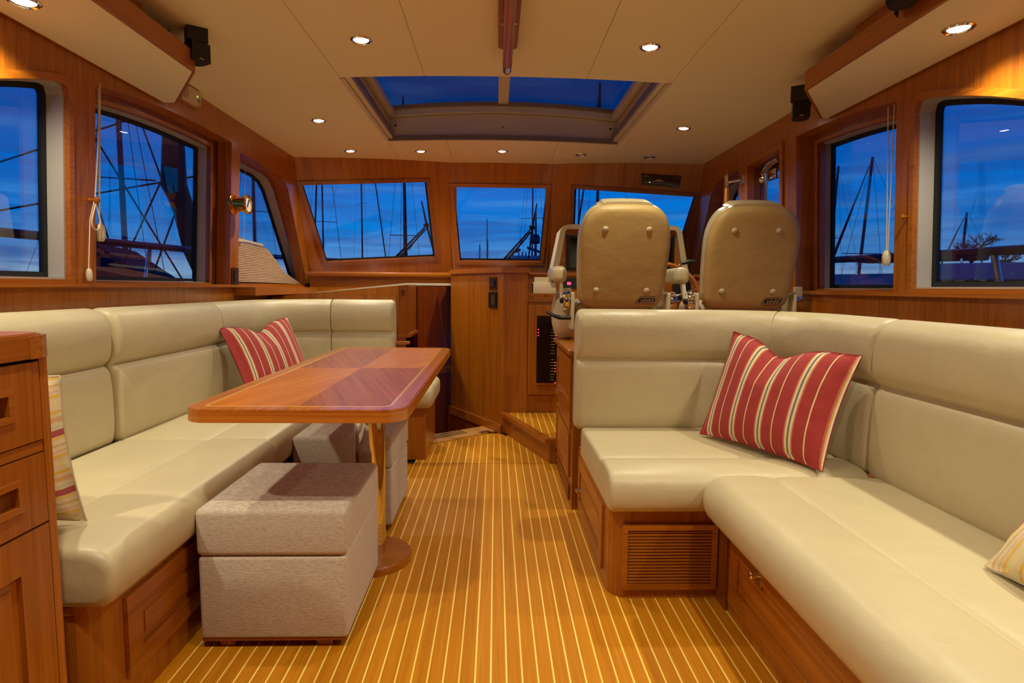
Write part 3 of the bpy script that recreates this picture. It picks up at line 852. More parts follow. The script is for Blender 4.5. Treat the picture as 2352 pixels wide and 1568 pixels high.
# ---- ceiling handrail
hr = thing('ceiling_handrail', 'teak handrail on a dark backing board along the middle of the ceiling', 'grab rail', (XC, 1.5, 2.0))
obj('backing_board', MB().prism(rrect(XC - .042, -0.9, XC + .042, 2.68, .03), 2.085, 2.108), TEAK_DK, hr)
obj('rail', MB().tube([(XC, -0.9, 2.035), (XC, 2.78, 2.035), (XC, 2.80, 2.035), (XC, 2.812, 2.035)], [.021, .021, .017, .008], 18), TEAK_Y, hr, 40)
obj('ferrule', MB().tube([(XC, 2.705, 2.035), (XC, 2.765, 2.035)], .0222, 18), CHROME, hr, 40)
for y in (2.42, 0.8):
    obj('bracket', MB().tube([(XC, y, 2.035), (XC, y, 2.09)], .011, 10).lathe((XC, y, 2.086), (0, 0, -1), [(.03, 0), (.03, .006), (.014, .012)], 18), CHROME, hr, 40)

# ================================================================== FURNITURE
BACK = smooth_loop([(.015, .435), (-.012, .47), (-.018, .56), (-.014, .67), (-.004, .722), (.016, .742), (-.002, .760), (-.018, .79), (-.022, .85),
                    (-.012, .905), (.014, .942), (.05, .957), (.085, .955), (.112, .935), (.122, .89), (.122, .60), (.12, .435)], 3)


def seat_prof(D, B, top_=.452):
    return smooth_loop([(.06, .318), (.018, .322), (-.004, .345), (-.012, .385), (-.002, .425), (.030, top_ - .002), (.08, top_ + .005), (.14, top_ + .006),
                        (B - .05, top_ + .004), (B - .012, top_ - .001), (B, top_ - .010), (B + .014, top_ - .004), (B + .07, top_), (D - .06, top_ - .002), (D - .004, top_ - .01),
                        (D, .40), (D, .33), (D - .03, .318), (D * .5, .318)], 3)


def arc(cx, cy, r, a0, a1, n=8):
    return [(cx + r * cos(a0 + (a1 - a0) * i / n), cy + r * sin(a0 + (a1 - a0) * i / n)) for i in range(n + 1)]


# ---- port settee
ps = thing('dinette_settee', 'left L-shaped cream leather settee on a teak base, behind the table', 'sofa', (-1.2, 2.5, 0))
base = MB().prism([(-1.60, 1.30)] + arc(-.98, 1.38, .08, -pi / 2, 0, 5) + [(-.90, 3.51)] + [(-.42, 3.51), (-.42, 4.05), (-1.60, 4.05)], 0.0, 0.318)
obj('base', base, TEAK_Z, ps)
FPB = frame((-0.899, 0, 0), (0, 1, 0), (0, 0, 1))
for u0, u1 in ((1.385, 2.02), (2.06, 2.70), (2.74, 3.44)):
    d = front_panel('drawer', FPB, u0, .085, u1, .292, TEAK_Y, ps, .055, .010)
obj('toe_strip', MB().prism([(-1.60, 1.296)] + arc(-.98, 1.376, .083, -pi / 2, 0, 5) + [(-.897, 3.506), (-.417, 3.506), (-.417, 4.0), (-1.6, 4.0)], 0.300, 0.319), TEAK_Y, ps)
obj('seat_cushion', MB().sweep([(-.862, 1.285), (-.862, 2.276)], seat_prof(.60, .26), 1, .022, .012), LEATHER, ps, 60)
obj('seat_cushion', MB().sweep([(-.862, 2.280), (-.862, 3.47)], seat_prof(.60, .26), 1, .012, .012), LEATHER, ps, 60)
obj('seat_cushion', MB().sweep([(-1.46, 3.475), (-.372, 3.475)], seat_prof(.50, .22), 1, .012, .045), LEATHER, ps, 60)
obj('backrest_cushion', MB().sweep([(-1.465, 1.225), (-1.465, 2.262)], BACK, 1, .03, .03), LEATHER, ps, 60)
obj('backrest_cushion', MB().sweep([(-1.452, 2.268), (-1.452, 3.12)], BACK, 1, .03, .006), LEATHER, ps, 60)
corner = [(-1.452, 3.124)] + arc(-1.10, 3.60, .352, pi, pi / 2, 10)
obj('backrest_cushion', MB().sweep(corner, BACK, 1, .006, .006), LEATHER, ps, 60)
obj('backrest_cushion', MB().sweep([(-1.096, 3.952), (-.68, 3.952)], BACK, 1, .006, .03), LEATHER, ps, 60)
obj('end_rail', MB().rbox((-.72, 4.0, .655), (-.585, 4.045, .676), .006), TEAK_Y, ps, 40)
# ---- starboard settee
ss = thing('corner_settee', 'right L-shaped cream leather settee on a teak base, in front of the helm chairs', 'sofa', (0.9, 1.9, 0))
base = MB().prism(arc(.46, 1.97, .07, pi, pi * 1.5, 5) + [(.766, 1.90), (.766, -0.1), (1.60, -0.1), (1.60, 2.66), (.388, 2.66)], 0.0, 0.318)
obj('base', base, TEAK_Z, ss)
obj('seat_cushion', MB().sweep([(.372, 1.838), (1.235, 1.838)], seat_prof(.665, .20), 1, .018, .012), LEATHER, ss, 60)
obj('seat_cushion', MB().sweep([(.672, 1.832), (.672, -0.05)], seat_prof(.565, .215, .458), 1, .05, .03), LEATHER, ss, 60)
obj('backrest_cushion', MB().sweep([(.350, 2.50), (.93, 2.50)] + arc(.94, 2.20, .30, pi / 2, 0, 10)[1:6], BACK, 1, .03, .004), LEATHER, ss, 60)
obj('backrest_cushion', MB().sweep(arc(.94, 2.20, .30, pi / 2, 0, 10)[5:] + [(1.24, 1.868)], BACK, 1, .004, .025), LEATHER, ss, 60)
obj('backrest_cushion', MB().sweep([(1.228, 1.860), (1.228, -0.05)], BACK, 1, .035, .02), LEATHER, ss, 60)
FSA = frame((0, 1.899, 0), (1, 0, 0), (0, 0, 1))
lv = MB().slab(rect(.428, .038, .750, .262), [rect(.446, .056, .732, .244)], 0, -.0 + .016, FSA)
lvo = obj('louvre_frame', MB().slab(rect(.428, .038, .750, .262), [rect(.446, .056, .732, .244)], 0, .016, FSA), TEAK_X, ss)
obj('louvre_back', MB().slab(rect(.444, .054, .734, .246), [], .0005, .002, FSA), DARKGAP, lvo)
sl0 = None
for i in range(17):
    z = .058 + i * (.186 / 17)
    if sl0 is None:
        sl0 = obj('slat', MB().obox((.589, 1.8935, z + .0045), (.142, 0, 0), (0, .005, .0016), (0, -.0006, .0026)), TEAK_X, lvo)
        z00 = z
    else:
        c = sl0.copy(); COL.objects.link(c); c.parent = lvo; c.location = sl0.location + Vector((0, 0, z - z00))
FSB = frame((0.767, 0, 0), (0, -1, 0), (0, 0, 1))
for u0, u1 in ((-1.80, -1.04), (-1.0, -0.2)):
    d = front_panel('drawer', FSB, u0, .045, u1, .275, TEAK_Y, ss, .06, .010)
    obj('latch_plate', MB().slab(rect(u0 + .19, .205, u0 + .225, .268), [], .010, .013, FSB), CHROME, d)
    knob(FSB, u0 + .2075, .236, .013, d)
obj('corner_stile', MB().box((.755, 1.82, 0), (.769, 1.90, .318)), TEAK_DK, ss)
FSC = frame((0.3895, 0, 0), (0, -1, 0), (0, 0, 1))
d = front_panel('drawer', FSC, -2.62, .045, -2.02, .280, TEAK_Y, ss, .05, .008)
knob(FSC, -2.50, .165, .008, d)

# ---- cabinet under the helm chairs
hc = thing('helm_seat_cabinet', 'low teak cabinet with louvre and drawer behind the right settee, under the helm chairs', 'cabinet', (1.0, 3.05, 0))
obj('carcass', MB().box((.365, 2.70, 0.0), (1.62, 3.400, .735)), TEAK_Z, hc)
obj('top_moulding', MB().rbox((.335, 2.69, .735), (1.62, 3.402, .764), .010), TEAK_Y, hc, 40)
FHC = frame((0.364, 0, 0), (0, -1, 0), (0, 0, 1))
d = front_panel('drawer', FHC, -3.385, .45, -2.76, .71, TEAK_Y, hc, .05, .008)
d2 = front_panel('drawer', FHC, -3.39, .37, -2.76, .445, TEAK_Y, hc, .02, .008)
knob(FHC, -3.12, .50, .008, d)
lv = obj('louvre_frame', MB().slab(rect(-3.36, .13, -2.78, .35), [rect(-3.33, .15, -2.81, .33)], 0, .010, FHC), TEAK_Y, hc)
for i in range(12):
    z = .155 + i * .0145
    obj('slat', MB().obox(FHC(-3.07, z, .003), (0, .255, 0), (.003, 0, .002), (0, 0, .003)), TEAK_Y, lv)
obj('toe_grille', MB().slab(rect(-3.36, .02, -2.78, .09), [rect(-3.35, .03, -2.79, .05), rect(-3.35, .06, -2.79, .08)], 0, .008, FHC), TEAK_DK, hc)

# ---- helm step
st = thing('helm_step', 'teak step with pale strips up to the helm platform', 'step', (0.5, 3.8, 0))
ply = [(.062, 4.165), (.312, 3.435), (.365, 3.435), (1.62, 3.435), (1.62, 4.165)]
obj('riser', MB().prism([(.072, 4.165), (.325, 3.445), (.36, 3.43), (1.62, 3.43), (1.62, 4.165)], 0.0, .140), TEAK_Z, st)
obj('tread', MB().prism(ply, .138, .150), FLOOR_W, st)
nose = [(.035, 4.165), (.297, 3.405), (.365, 3.405), (.365, 3.452), (.330, 3.452), (.085, 4.165)]
obj('nosing', MB().prism(nose, .128, .156), TEAK_Y, st)
for i in range(0, 14):
    x = .118 + i * PITCH * 1.02
    y0 = max(3.452, 4.165 - (x - .085) * (.713 / .245)) + .004
    if y0 < 4.14: obj('holly_strip', MB().box((x - .0025, y0, .150), (x + .0025, 4.165, .1508)), HOLLY, st)

# ---- console block beside the companionway
cb = thing('console_block', 'tall teak console with an angled side, right of the companionway', 'cabinet', (0.0, 4.5, 0))
cpoly = [(-.368, 4.847), (.046, 4.172), (.058, 4.165), (.226, 4.165), (.226, 4.85)]
obj('body', MB().prism(cpoly, 0.0, 1.152), TEAK_Z, cb)
cap = [(-.392, 4.855), (.040, 4.150), (.058, 4.143), (.244, 4.143), (.244, 4.86)]
obj('capping', MB().prism(cap, 1.152, 1.176).prism(inset(cap, .010), 1.176, 1.188), TEAK_X, cb)
obj('plinth_moulding', MB().prism([(-.386, 4.838), (.036, 4.150), (.05, 4.16), (-.36, 4.85)], 0.0, .062), TEAK_Y, cb)
obj('lower_skirt', MB().prism([(-.40, 4.90), (.0, 4.23), (.05, 4.23), (.05, 4.9)], -.9, -.001), TEAK_RED, cb)
FCF = frame((-.368, 4.847, 0), (.414, -.675, 0), (0, 0, 1))     # angled face, u from far end
fw = sqrt(.414 ** 2 + .675 ** 2)
sw = thing('light_switch', 'dark double rocker switch in a bronze plate, above the small screen on the console', 'switch', FCF(.66, 1.07, 0))
obj('plate', MB().slab(rect(.618, 1.030, .722, 1.122), [], 0, .006, FCF), BRONZE, sw)
obj('rocker_frame', MB().slab(rect(.634, 1.046, .706, 1.106), [], .006, .010, FCF), BLACK, sw)
obj('rocker', MB().slab(rect(.639, 1.052, .669, 1.100), [], .010, .015, FCF), GREYP, sw)
obj('rocker', MB().slab(rect(.671, 1.052, .701, 1.100), [], .010, .015, FCF), GREYP, sw)
cp = thing('control_screen', 'small square dark control screen on the console below the switch', 'screen', FCF(.66, .95, 0))
obj('bezel', MB().slab(rect(.620, .900, .724, 1.016), [rect(.640, .922, .704, .996)], 0, .012, FCF), BLACK, cp)
obj('edge_line', MB().slab(rect(.627, .907, .717, 1.009), [rect(.630, .910, .714, 1.006)], .012, .013, FCF), SCREEN2, cp)
obj('display', MB().slab(rect(.640, .922, .704, .996), [], .002, .008, FCF), SCREEN2, cp)

# ---- helm console with dash
he = thing('helm_console', 'wide teak helm console along the windscreen behind the chairs', 'helm', (1.0, 4.5, .15))
obj('front', MB().box((.228, 4.172, .150), (1.62, 4.70, .950)), TEAK_Z, he)
obj('ledge', MB().box((.228, 4.160, .950), (1.62, 4.46, .964)), TEAK_X, he)
obj('riser', MB().slab([(4.455, .964), (4.52, 1.03), (4.52, 1.135), (4.75, 1.135), (4.75, .964)], [], .246, 1.60, lambda u, v, d: (d, u, v)), TEAK_X, he)
obj('top_board', MB().rbox((.247, 4.50, 1.135), (1.58, 4.95, 1.160), .008), TEAK_X, he, 40)
obj('tray_lip', MB().slab([(.262, .964), (.43, .964), (.415, .985), (.272, .985)], [], 0, .012, frame((0, 4.185, 0), (1, 0, 0), (0, 0, 1))), TEAK_X, he)
obj('end_upstand', MB().box((.40, 4.30, .964), (.414, 4.46, 1.03)), TEAK_X, he)
ip = thing('instrument_panel', 'small black switch panel with a red light under the left display', 'panel', (.57, 4.5, 1.06))
FIP = frame((0, 4.517, 0), (1, 0, 0), (0, 0, 1))
obj('face', MB().slab(rect(.50, 1.045, .82, 1.125), [], 0, .006, FIP), SCREEN, ip)
for u in (.56, .60, .64): obj('button', MB().slab(rect(u - .014, 1.072, u + .014, 1.092), [], .006, .010, FIP), LED_R if u < .57 else GREYP, ip)
pod = thing('display_pod', 'cream padded instrument hood holding two dark displays at the helm', 'instrument pod', (.96, 4.6, 1.16))
hood = [(.425, 1.160), (.445, 1.25), (.492, 1.490), (.520, 1.522), (.56, 1.532), (1.36, 1.532), (1.40, 1.522), (1.428, 1.490), (1.475, 1.25), (1.495, 1.160)]
inn = [(.475, 1.162), (.490, 1.25), (.530, 1.480), (.545, 1.497), (1.375, 1.497), (1.390, 1.480), (1.430, 1.25), (1.445, 1.162)]
FPOD = frame((0, 4.60, 0), (1, 0, 0), (0, 0, 1))      # depth negative = forward
ringp = hood + inn[::-1]
obj('hood', MB().slab(ringp, [], .06, -.22, FPOD), LEATHER_CH, pod, 30)
obj('fascia', MB().slab(inn, [rect(.545, 1.185, .955, 1.455), rect(.985, 1.185, 1.385, 1.455)], .012, -.02, FPOD), TEAK_X, pod)
for u0, u1 in ((.545, .955), (.985, 1.385)):
    sc = obj('display', MB().slab(rect(u0, 1.185, u1, 1.455), [rect(u0 + .02, 1.205, u1 - .02, 1.435)], .026, -.03, FPOD), BLACK, pod)
    obj('screen_glass', MB().slab(rect(u0 + .02, 1.205, u1 - .02, 1.435), [], .018, -.03, FPOD), SCREEN, sc)
for u, v in ((.515, 1.235), (.535, 1.455), (1.405, 1.235), (1.385, 1.46)):
    obj('screw', MB().lathe(FPOD(u, v, .012), (0, -1, 0), [(.006, 0), (.005, .003), (0, .004)], 8), BLACK, pod)
wh = thing('steering_wheel', 'teak rimmed steering wheel between the two helm chairs', 'steering wheel', (1.17, 4.06, .97))
rim = [(1.17 + .25 * cos(t), 4.06 + .06 * sin(t), .97 + .25 * sin(t)) for t in [2 * pi * i / 36 for i in range(37)]]
obj('rim', MB().tube(rim, .016, 10, False), TEAK_X, wh, 50)
obj('hub', MB().lathe((1.17, 4.09, .97), (0, -1, .2), [(.05, -.02), (.05, .02), (.03, .035), (0, .04)], 20), CHROME, wh, 50)
for k in range(5):
    t = 2 * pi * k / 5 + pi / 2
    obj('spoke', MB().tube([(1.17, 4.08, .97), (1.17 + .245 * cos(t), 4.06 + .06 * sin(t), .97 + .245 * sin(t))], .008, 8), CHROME, wh, 50)
obj('shaft', MB().tube([(1.17, 4.10, .97), (1.17, 4.158, .955)], .02, 10), CHROME, wh, 50)
tq = thing('throttle_lever', 'chrome engine control with black lever beyond the right helm chair', 'lever', (1.38, 4.40, .964))
obj('base', MB().rbox((1.33, 4.34, .964), (1.45, 4.44, 1.10), .015), BLACK, tq, 40)
obj('barrel', MB().tube([(1.31, 4.39, 1.13), (1.47, 4.39, 1.13)], .035, 16), CHROME, tq, 40)
obj('arm', MB().tube([(1.335, 4.39, 1.13), (1.345, 4.36, 1.21), (1.39, 4.34, 1.245)], .010, 10), CHROME, tq, 40)
obj('grip', MB().tube([(1.37, 4.345, 1.236), (1.42, 4.335, 1.250), (1.47, 4.33, 1.250)], [.014, .018, .012], 10), GREYP, tq, 40)

# ---- breaker panel
bp = thing('breaker_panel', 'black glass breaker panel with red lights in the helm front', 'panel', (.36, 4.17, .60))
FBP = frame((0, 4.1715, 0), (1, 0, 0), (0, 0, 1))
obj('door_frame', MB().slab(rect(.231, .286, .50, .928), [rect(.292, .365, .440, .850)], 0, .012, FBP), TEAK_Z, bp)
obj('sill', MB().slab(rect(.288, .355, .444, .366), [], 0, .020, FBP), TEAK_X, bp)
pg = obj('glass', MB().slab(rect(.292, .365, .440, .850), [], .001, .004, FBP), SCREEN, bp)
def dot(u, v, r, mat, nm): obj(nm, MB().lathe(FBP(u, v, .004), (0, -1, 0), [(r, 0), (r * .8, .002), (0, .003)], 10), mat, pg)
for v in (.752, .730, .709): dot(.304, v, .0042, LED_R, 'indicator')
for v in (.751, .709): dot(.430, v, .0042, LED_R, 'indicator')
for v in (.515, .494, .472, .451, .367 + .003): dot(.428, v, .004, LED_R, 'indicator')
rows = [.751, .730, .709, .688, .666, .645, .624, .602, .581, .538, .516, .494, .473, .452, .430, .410, .390]
for i, v in enumerate(rows):
    w = .010 + .004 * ((i * 7) % 3)
    obj('legend', MB().slab(rect(.408 - w, v - .0016, .408 + w, v + .0016), [], .004, .005, FBP), TXT_G, pg)
    for u in (.299, .300): pass
for i in range(19): obj('tick', MB().slab(rect(.296, .385 + i * .024, .300, .3865 + i * .024), [], .004, .0045, FBP), PRINT_D, pg)
for u0, v0, u1, v1 in ((.412, .834, .436, .842), (.430, .822, .440, .829), (.428, .810, .440, .817), (.430, .798, .440, .806), (.414, .798, .420, .801)):
    obj('readout', MB().slab(rect(u0, v0, u1, v1), [], .004, .005, FBP), TXT_B, pg)

# ---- helm chairs
def text_mesh(txt, size, ext, shear=0.0):
    cu = bpy.data.curves.new('lettering', 'FONT'); cu.body = txt; cu.size = size; cu.extrude = ext; cu.shear = shear
    cu.align_x = 'CENTER'; cu.align_y = 'CENTER'; cu.resolution_u = 2
    t = bpy.data.objects.new('lettering_tmp', cu); COL.objects.link(t)
    dg = bpy.context.evaluated_depsgraph_get(); me = bpy.data.meshes.new_from_object(t.evaluated_get(dg))
    vs = [v.co.copy() for v in me.vertices]; fs = [tuple(p.vertices) for p in me.polygons]
    bpy.data.objects.remove(t, do_unlink=True); bpy.data.curves.remove(cu)
    return vs, fs


def helm_chair(label, loc, rz, left_box):
    """local: +y forward, origin on the cabinet top under the seat"""
    r = thing('helm_chair', label, 'chair', loc, 'helm chairs', rz)
    tl = radians(16); up = Vector((0, -sin(tl), cos(tl))); bn = Vector((0, -cos(tl), -sin(tl)))   # bn points aft
    o = Vector((0, -.06, .19)); X = Vector((1, 0, 0))
    bf = lambda u, v, d: o + X * u + up * v + bn * d
    # outline of the back: broad shoulders, taper to the base
    outl = []
    half = [(.0, -.004), (.15, -.002), (.192, .004), (.218, .028), (.228, .07), (.236, .20), (.240, .33), (.233, .41), (.209, .478), (.170, .522), (.115, .540), (.0, .544)]
    outl = half + [(-x, v) for x, v in reversed(half[1:-1])]
    outl = smooth_loop(outl, 3)
    def rings(mb, specs):
        n = len(outl); k0 = len(mb.v)
        for ins, d in specs:
            for p in outl: mb.v.append(bf(p[0] * (1 - ins / .24), .27 + (p[1] - .27) * (1 - ins / .27), d))
        for i in range(len(specs) - 1):
            for j in range(n):
                a = k0 + i * n + j; b = k0 + i * n + (j + 1) % n; mb.f.append((a, b, b + n, a + n))
        mb.f.append(tuple(k0 + j for j in range(n))); mb.f.append(tuple(k0 + (len(specs) - 1) * n + j for j in range(n)))
        return mb
    obj('backrest', rings(MB(), [(.05, -.11), (.02, -.10), (.004, -.07), (.0, -.03), (.004, .004), (.014, .016)]), LEATHER_CH, r, 60, True)
    obj('back_shell', rings(MB(), [(.004, -.01), (.002, .010), (.006, .030), (.020, .044), (.034, .048), (.06, .050)]), SHELL, r, 60, True)
    obj('headrest_band', MB().slab(smooth_loop([(-.130, .522), (.130, .522), (.126, .540), (.108, .553), (0, .557), (-.108, .553), (-.126, .540)], 2), [], -.105, .012, bf), LEATHER_CH, r, 50, True)
    for u, v in ((-.112, .422), (.112, .422), (-.138, .100), (.130, .100)):
        obj('button', MB().lathe(bf(u, v, .050), bn, [(.0155, -.003), (.0155, .002), (.012, .006), (0, .0075)], 16), LEATHER_CH, r, 50, True)
    bd = obj('badge', MB().slab([(.085, .028), (.170, .028), (.182, .040), (.186, .058), (.178, .068), (.100, .068), (.086, .054), (.080, .040)], [], .0495, .0535, bf), BLACK, r, None, True)
    obj('badge_border', MB().slab([(.087, .031), (.169, .031), (.179, .041), (.183, .057), (.176, .065), (.101, .065), (.089, .053), (.083, .041)],
                                  [[(.090, .034), (.168, .034), (.176, .042), (.180, .056), (.174, .062), (.102, .062), (.091, .052), (.087, .042)]], .0535, .0542, bf), PRINT, bd, None, True)
    vs, fs = text_mesh('stidd', .034, .0005, .25)
    m = MB().add([bf(.133 + v.x, .0475 + v.y, .0540 + v.z) for v in vs], fs)
    obj('lettering', m, PRINT, bd, None, True)
    # seat, side pods, pivots, arms
    obj('seat', MB().rbox((-.235, -.05, .075), (.235, .44, .215), .045, 4), LEATHER_CH, r, 60, True)
    obj('seat_pan', MB().rbox((-.245, -.08, .035), (.245, .40, .10), .03, 3), IVORY, r, 60, True)
    obj('pedestal', MB().lathe((0, .16, 0), (0, 0, 1), [(.15, 0), (.15, .012), (.07, .022), (.06, .04)], 24), CHROME, r, 50, True)
    for s in (-1, 1):
        obj('side_plate', MB().rbox((s * .258 - .010, -.12, .06), (s * .258 + .010, .10, .262), .009, 3), LEATHER_CH, r, 50, True)
        dc = obj('pivot_disc', MB().lathe((s * .272, -.055, .215), (s, 0, 0), [(.055, 0), (.055, .028), (.050, .034), (.046, .034), (.044, .031), (.0, .031)], 28), CHROME, r, 50, True)
        obj('pivot_cap', MB().lathe((s * .303, -.055, .215), (s, 0, 0), [(.015, 0), (.015, .014), (.008, .018)], 12), BLACK, dc, 50, True)
        obj('back_strut', MB().tube([(s * .17, -.10, .10), (s * .165, -.045, .215)], .007, 8), CHROME, r, 50, True)
    s = -1
    ar = obj('armrest', MB().rbox((s * .322 - .043, -.03, .312), (s * .322 + .043, .27, .402), .032, 4), LEATHER_CH, r, 60, True)
    obj('arm_bracket', MB().slab([(-.06, .215), (-.03, .225), (.06, .325), (-.005, .325)], [], s * .300, s * .318, lambda u, v, d: (d, u, v)), IVORY, ar, None, True)
    if left_box:
        cbx = obj('control_box', MB().rbox((-.462, .0, .250), (-.335, .10, .313), .006), IVORY, r, 40, True)
        obj('box_face', MB().box((-.467, .008, .256), (-.461, .092, .307)), BLACK, cbx, None, True)
        obj('box_screen', MB().box((-.469, .025, .266), (-.466, .075, .297)), SCREEN2, cbx, None, True)
        obj('cup_collar', MB().slab(rect(-.452, .015, -.362, .085), [rect(-.444, .023, -.370, .077)], .313, .342, lambda u, v, d: (u, v, d)), IVORY, cbx, None, True)
        lv_ = obj('recline_lever', MB().tube([(-.27, -.11, .125), (-.325, -.11, .125)], .011, 10).tube([(-.325, -.11, .125), (-.355, -.10, .135), (-.392, -.07, .155)], [.012, .010, .008], 10), BLACK, r, 50, True)
        obj('side_pod', MB().lathe((-.245, .10, .135), (-1, 0, 0), [(.15, 0), (.145, .05), (.115, .085), (.06, .10), (0, .105)], 28), LEATHER_CH, r, 50, True)
    else:
        obj('side_tab', MB().rbox((.272, -.10, .20), (.30, -.04, .30), .005), IVORY, r, 40, True)
    return r
helm_chair('left helm chair, cream padded, with control box and black lever on its left side', (.667, 3.235, .765), 0.0, True)
helm_chair('right helm chair, cream padded, next to the side door', (1.350, 3.235, .765), radians(-4), False)

# ---- dining table
ZT = .722
tb = thing('dining_table', 'varnished teak table with pale inlay line on a chrome pedestal', 'table', (-.54, 2.36, 0))
TX0, TX1, TY0, TY1 = -.832, -.243, 1.548, 3.165
ol = rrect(TX0, TY0, TX1, TY1, .066, 7)
il = inset(ol, .040); il2 = inset(ol, .048)
idf = lambda u, v, d: (u, v, d)
obj('border', MB().slab(ol, [il], ZT - .034, ZT, idf).slab(il, [], ZT - .034, ZT - .006, idf), TABLE_EDGE, tb, 30)
obj('edge_band', MB().slab(inset(ol, -.004), [inset(ol, .003)], ZT - .035, ZT - .004, idf), TABLE_BAND, tb, 30)
obj('inlay_line', MB().slab(il, [il2], ZT - .006, ZT + .0004, idf), INLAY, tb)
cx, cy = (TX0 + TX1) / 2, (TY0 + TY1) / 2
def quarter(sx, sy):
    pts = [p for p in il2 if (p[0] - cx) * sx > 1e-6 and (p[1] - cy) * sy > 1e-6]
    x_e = max(p[0] for p in il2) if sx > 0 else min(p[0] for p in il2); y_e = max(p[1] for p in il2) if sy > 0 else min(p[1] for p in il2)
    q = pts + [(cx, cy), (x_e, cy), (cx, y_e)]
    c0 = Vector((cx + sx * .15, cy + sy * .4)); q.sort(key=lambda p: atan2(p[1] - c0.y, p[0] - c0.x))
    return q
for sx in (-1, 1):
    for sy in (-1, 1):
        obj('veneer_panel', MB().slab(quarter(sx, sy), [], ZT - .006, ZT + .0002, idf), TABLE_A if sx * sy > 0 else TABLE_B, tb)
for yy in (2.20,):
    pdl = obj('pedestal', MB().tube([(-.475, yy, .03), (-.475, yy, ZT - .04)], .056, 32), CHROME, tb, 50)
    obj('pedestal_foot', MB().lathe((-.475, yy, 0), (0, 0, 1), [(.155, 0), (.155, .018), (.148, .028), (.06, .030)], 40), TEAK_X, pdl, 40)

# ---- ottomans
def ottoman(label, x0, y0, x1, y1):
    r = thing('ottoman', label, 'ottoman', ((x0 + x1) / 2, (y0 + y1) / 2, 0), 'taupe ottomans')
    obj('body', MB().rbox((x0, y0, .030), (x1, y1, .2785), .012, 3), OTTO, r, 50)
    obj('lid_cushion', MB().rbox((x0 - .004, y0 - .004, .279), (x1 + .004, y1 + .004, .418), .018, 4), OTTO, r, 50)
    obj('base_piping', MB().box((x0 + .004, y0 + .004, .024), (x1 - .004, y1 - .004, .031)), TEAK_RED, r)
    for fx in (x0 + .045, x1 - .095):
        for fy in (y0 + .012, y1 - .062):
            obj('foot', MB().add([(fx + .006, fy + .006, 0), (fx + .044, fy + .006, 0), (fx + .044, fy + .044, 0), (fx + .006, fy + .044, 0),
                                  (fx, fy, .025), (fx + .05, fy, .025), (fx + .05, fy + .05, .025), (fx, fy + .05, .025)],
                                 [(0, 3, 2, 1), (4, 5, 6, 7), (0, 1, 5, 4), (1, 2, 6, 5), (2, 3, 7, 6), (3, 0, 4, 7)]), TEAK_RED, r)
    return r
ottoman('near taupe fabric ottoman with lid, in front of the table', -.845, 1.632, -.424, 2.085)
ottoman('far taupe fabric ottoman with lid, behind the pedestal under the table', -.850, 2.445, -.438, 2.90)

# ---- galley cabinet at lower left
gc = thing('drawer_cabinet', 'teak cabinet with two drawers and a door at the left end of the settee', 'cabinet', (-1.25, .5, 0))
obj('carcass', MB().box((-1.58, -.4, 0), (-.915, 1.194, .905)), TEAK_Z, gc)
FGC = frame((-.913, 0, 0), (0, 1, 0), (0, 0, 1))     # u = y, depth to +x
obj('end_stile', MB().slab(rect(1.177, 0, 1.197, .905), [], -.002, .012, FGC), TEAK_Z, gc)
obj('end_panel', MB().tube([(-.910, 1.192, .0), (-.910, 1.192, .905)], .010, 10), TEAK_Z, gc, 50)
# top with eased corner
ctop = rrect(-1.60, -.4, -.893, 1.215, .05, 5)
obj('countertop', MB().slab([p for p in ctop], [], .905, .947, idf).slab(inset(ctop, .004), [], .947, .951, idf).slab(inset(ctop, .010), [], .951, .953, idf), TEAK_Y, gc, 30)
obj('corner_block', MB().prism([(-.925, 1.145), (-.891, 1.145), (-.891, 1.175), (-.905, 1.205), (-.93, 1.217), (-.97, 1.217), (-.97, 1.19)], .904, .9485), TEAK_X, gc)
def pull_drawer(z0, z1, pu):
    u0, u1 = .50, 1.172
    pu0, pu1, pz0, pz1 = .84, pu, (z0 + z1) / 2 - .017, (z0 + z1) / 2 + .022
    m = MB().slab(rect(u0, z0, u1, z1), [rect(pu0, pz0, pu1, pz1)], .0, .014, FGC)
    d = obj('drawer', m, TEAK_Z, gc)
    obj('pull_recess', MB().slab(rect(pu0, pz0, pu1, pz1), [], .0, .002, FGC), TEAK_DK, d)
    obj('pull_surround', MB().slab(rect(pu0 - .012, pz0 - .012, pu1 + .012, pz1 + .012), [rect(pu0, pz0, pu1, pz1)], .014, .018, FGC), TEAK_Y, d)
pull_drawer(.742, .897, 1.092); pull_drawer(.575, .715, 1.100)
obj('rail', MB().slab(rect(.5, .718, 1.174, .739), [], 0, .011, FGC), TEAK_Y, gc)
front_panel('door', FGC, .50, .06, 1.172, .570, TEAK_Z, gc, .075, .014)
obj('drawer_gap', MB().slab(rect(.48, .04, 1.176, .9), [], -.001, .0005, FGC), DARKGAP, gc)

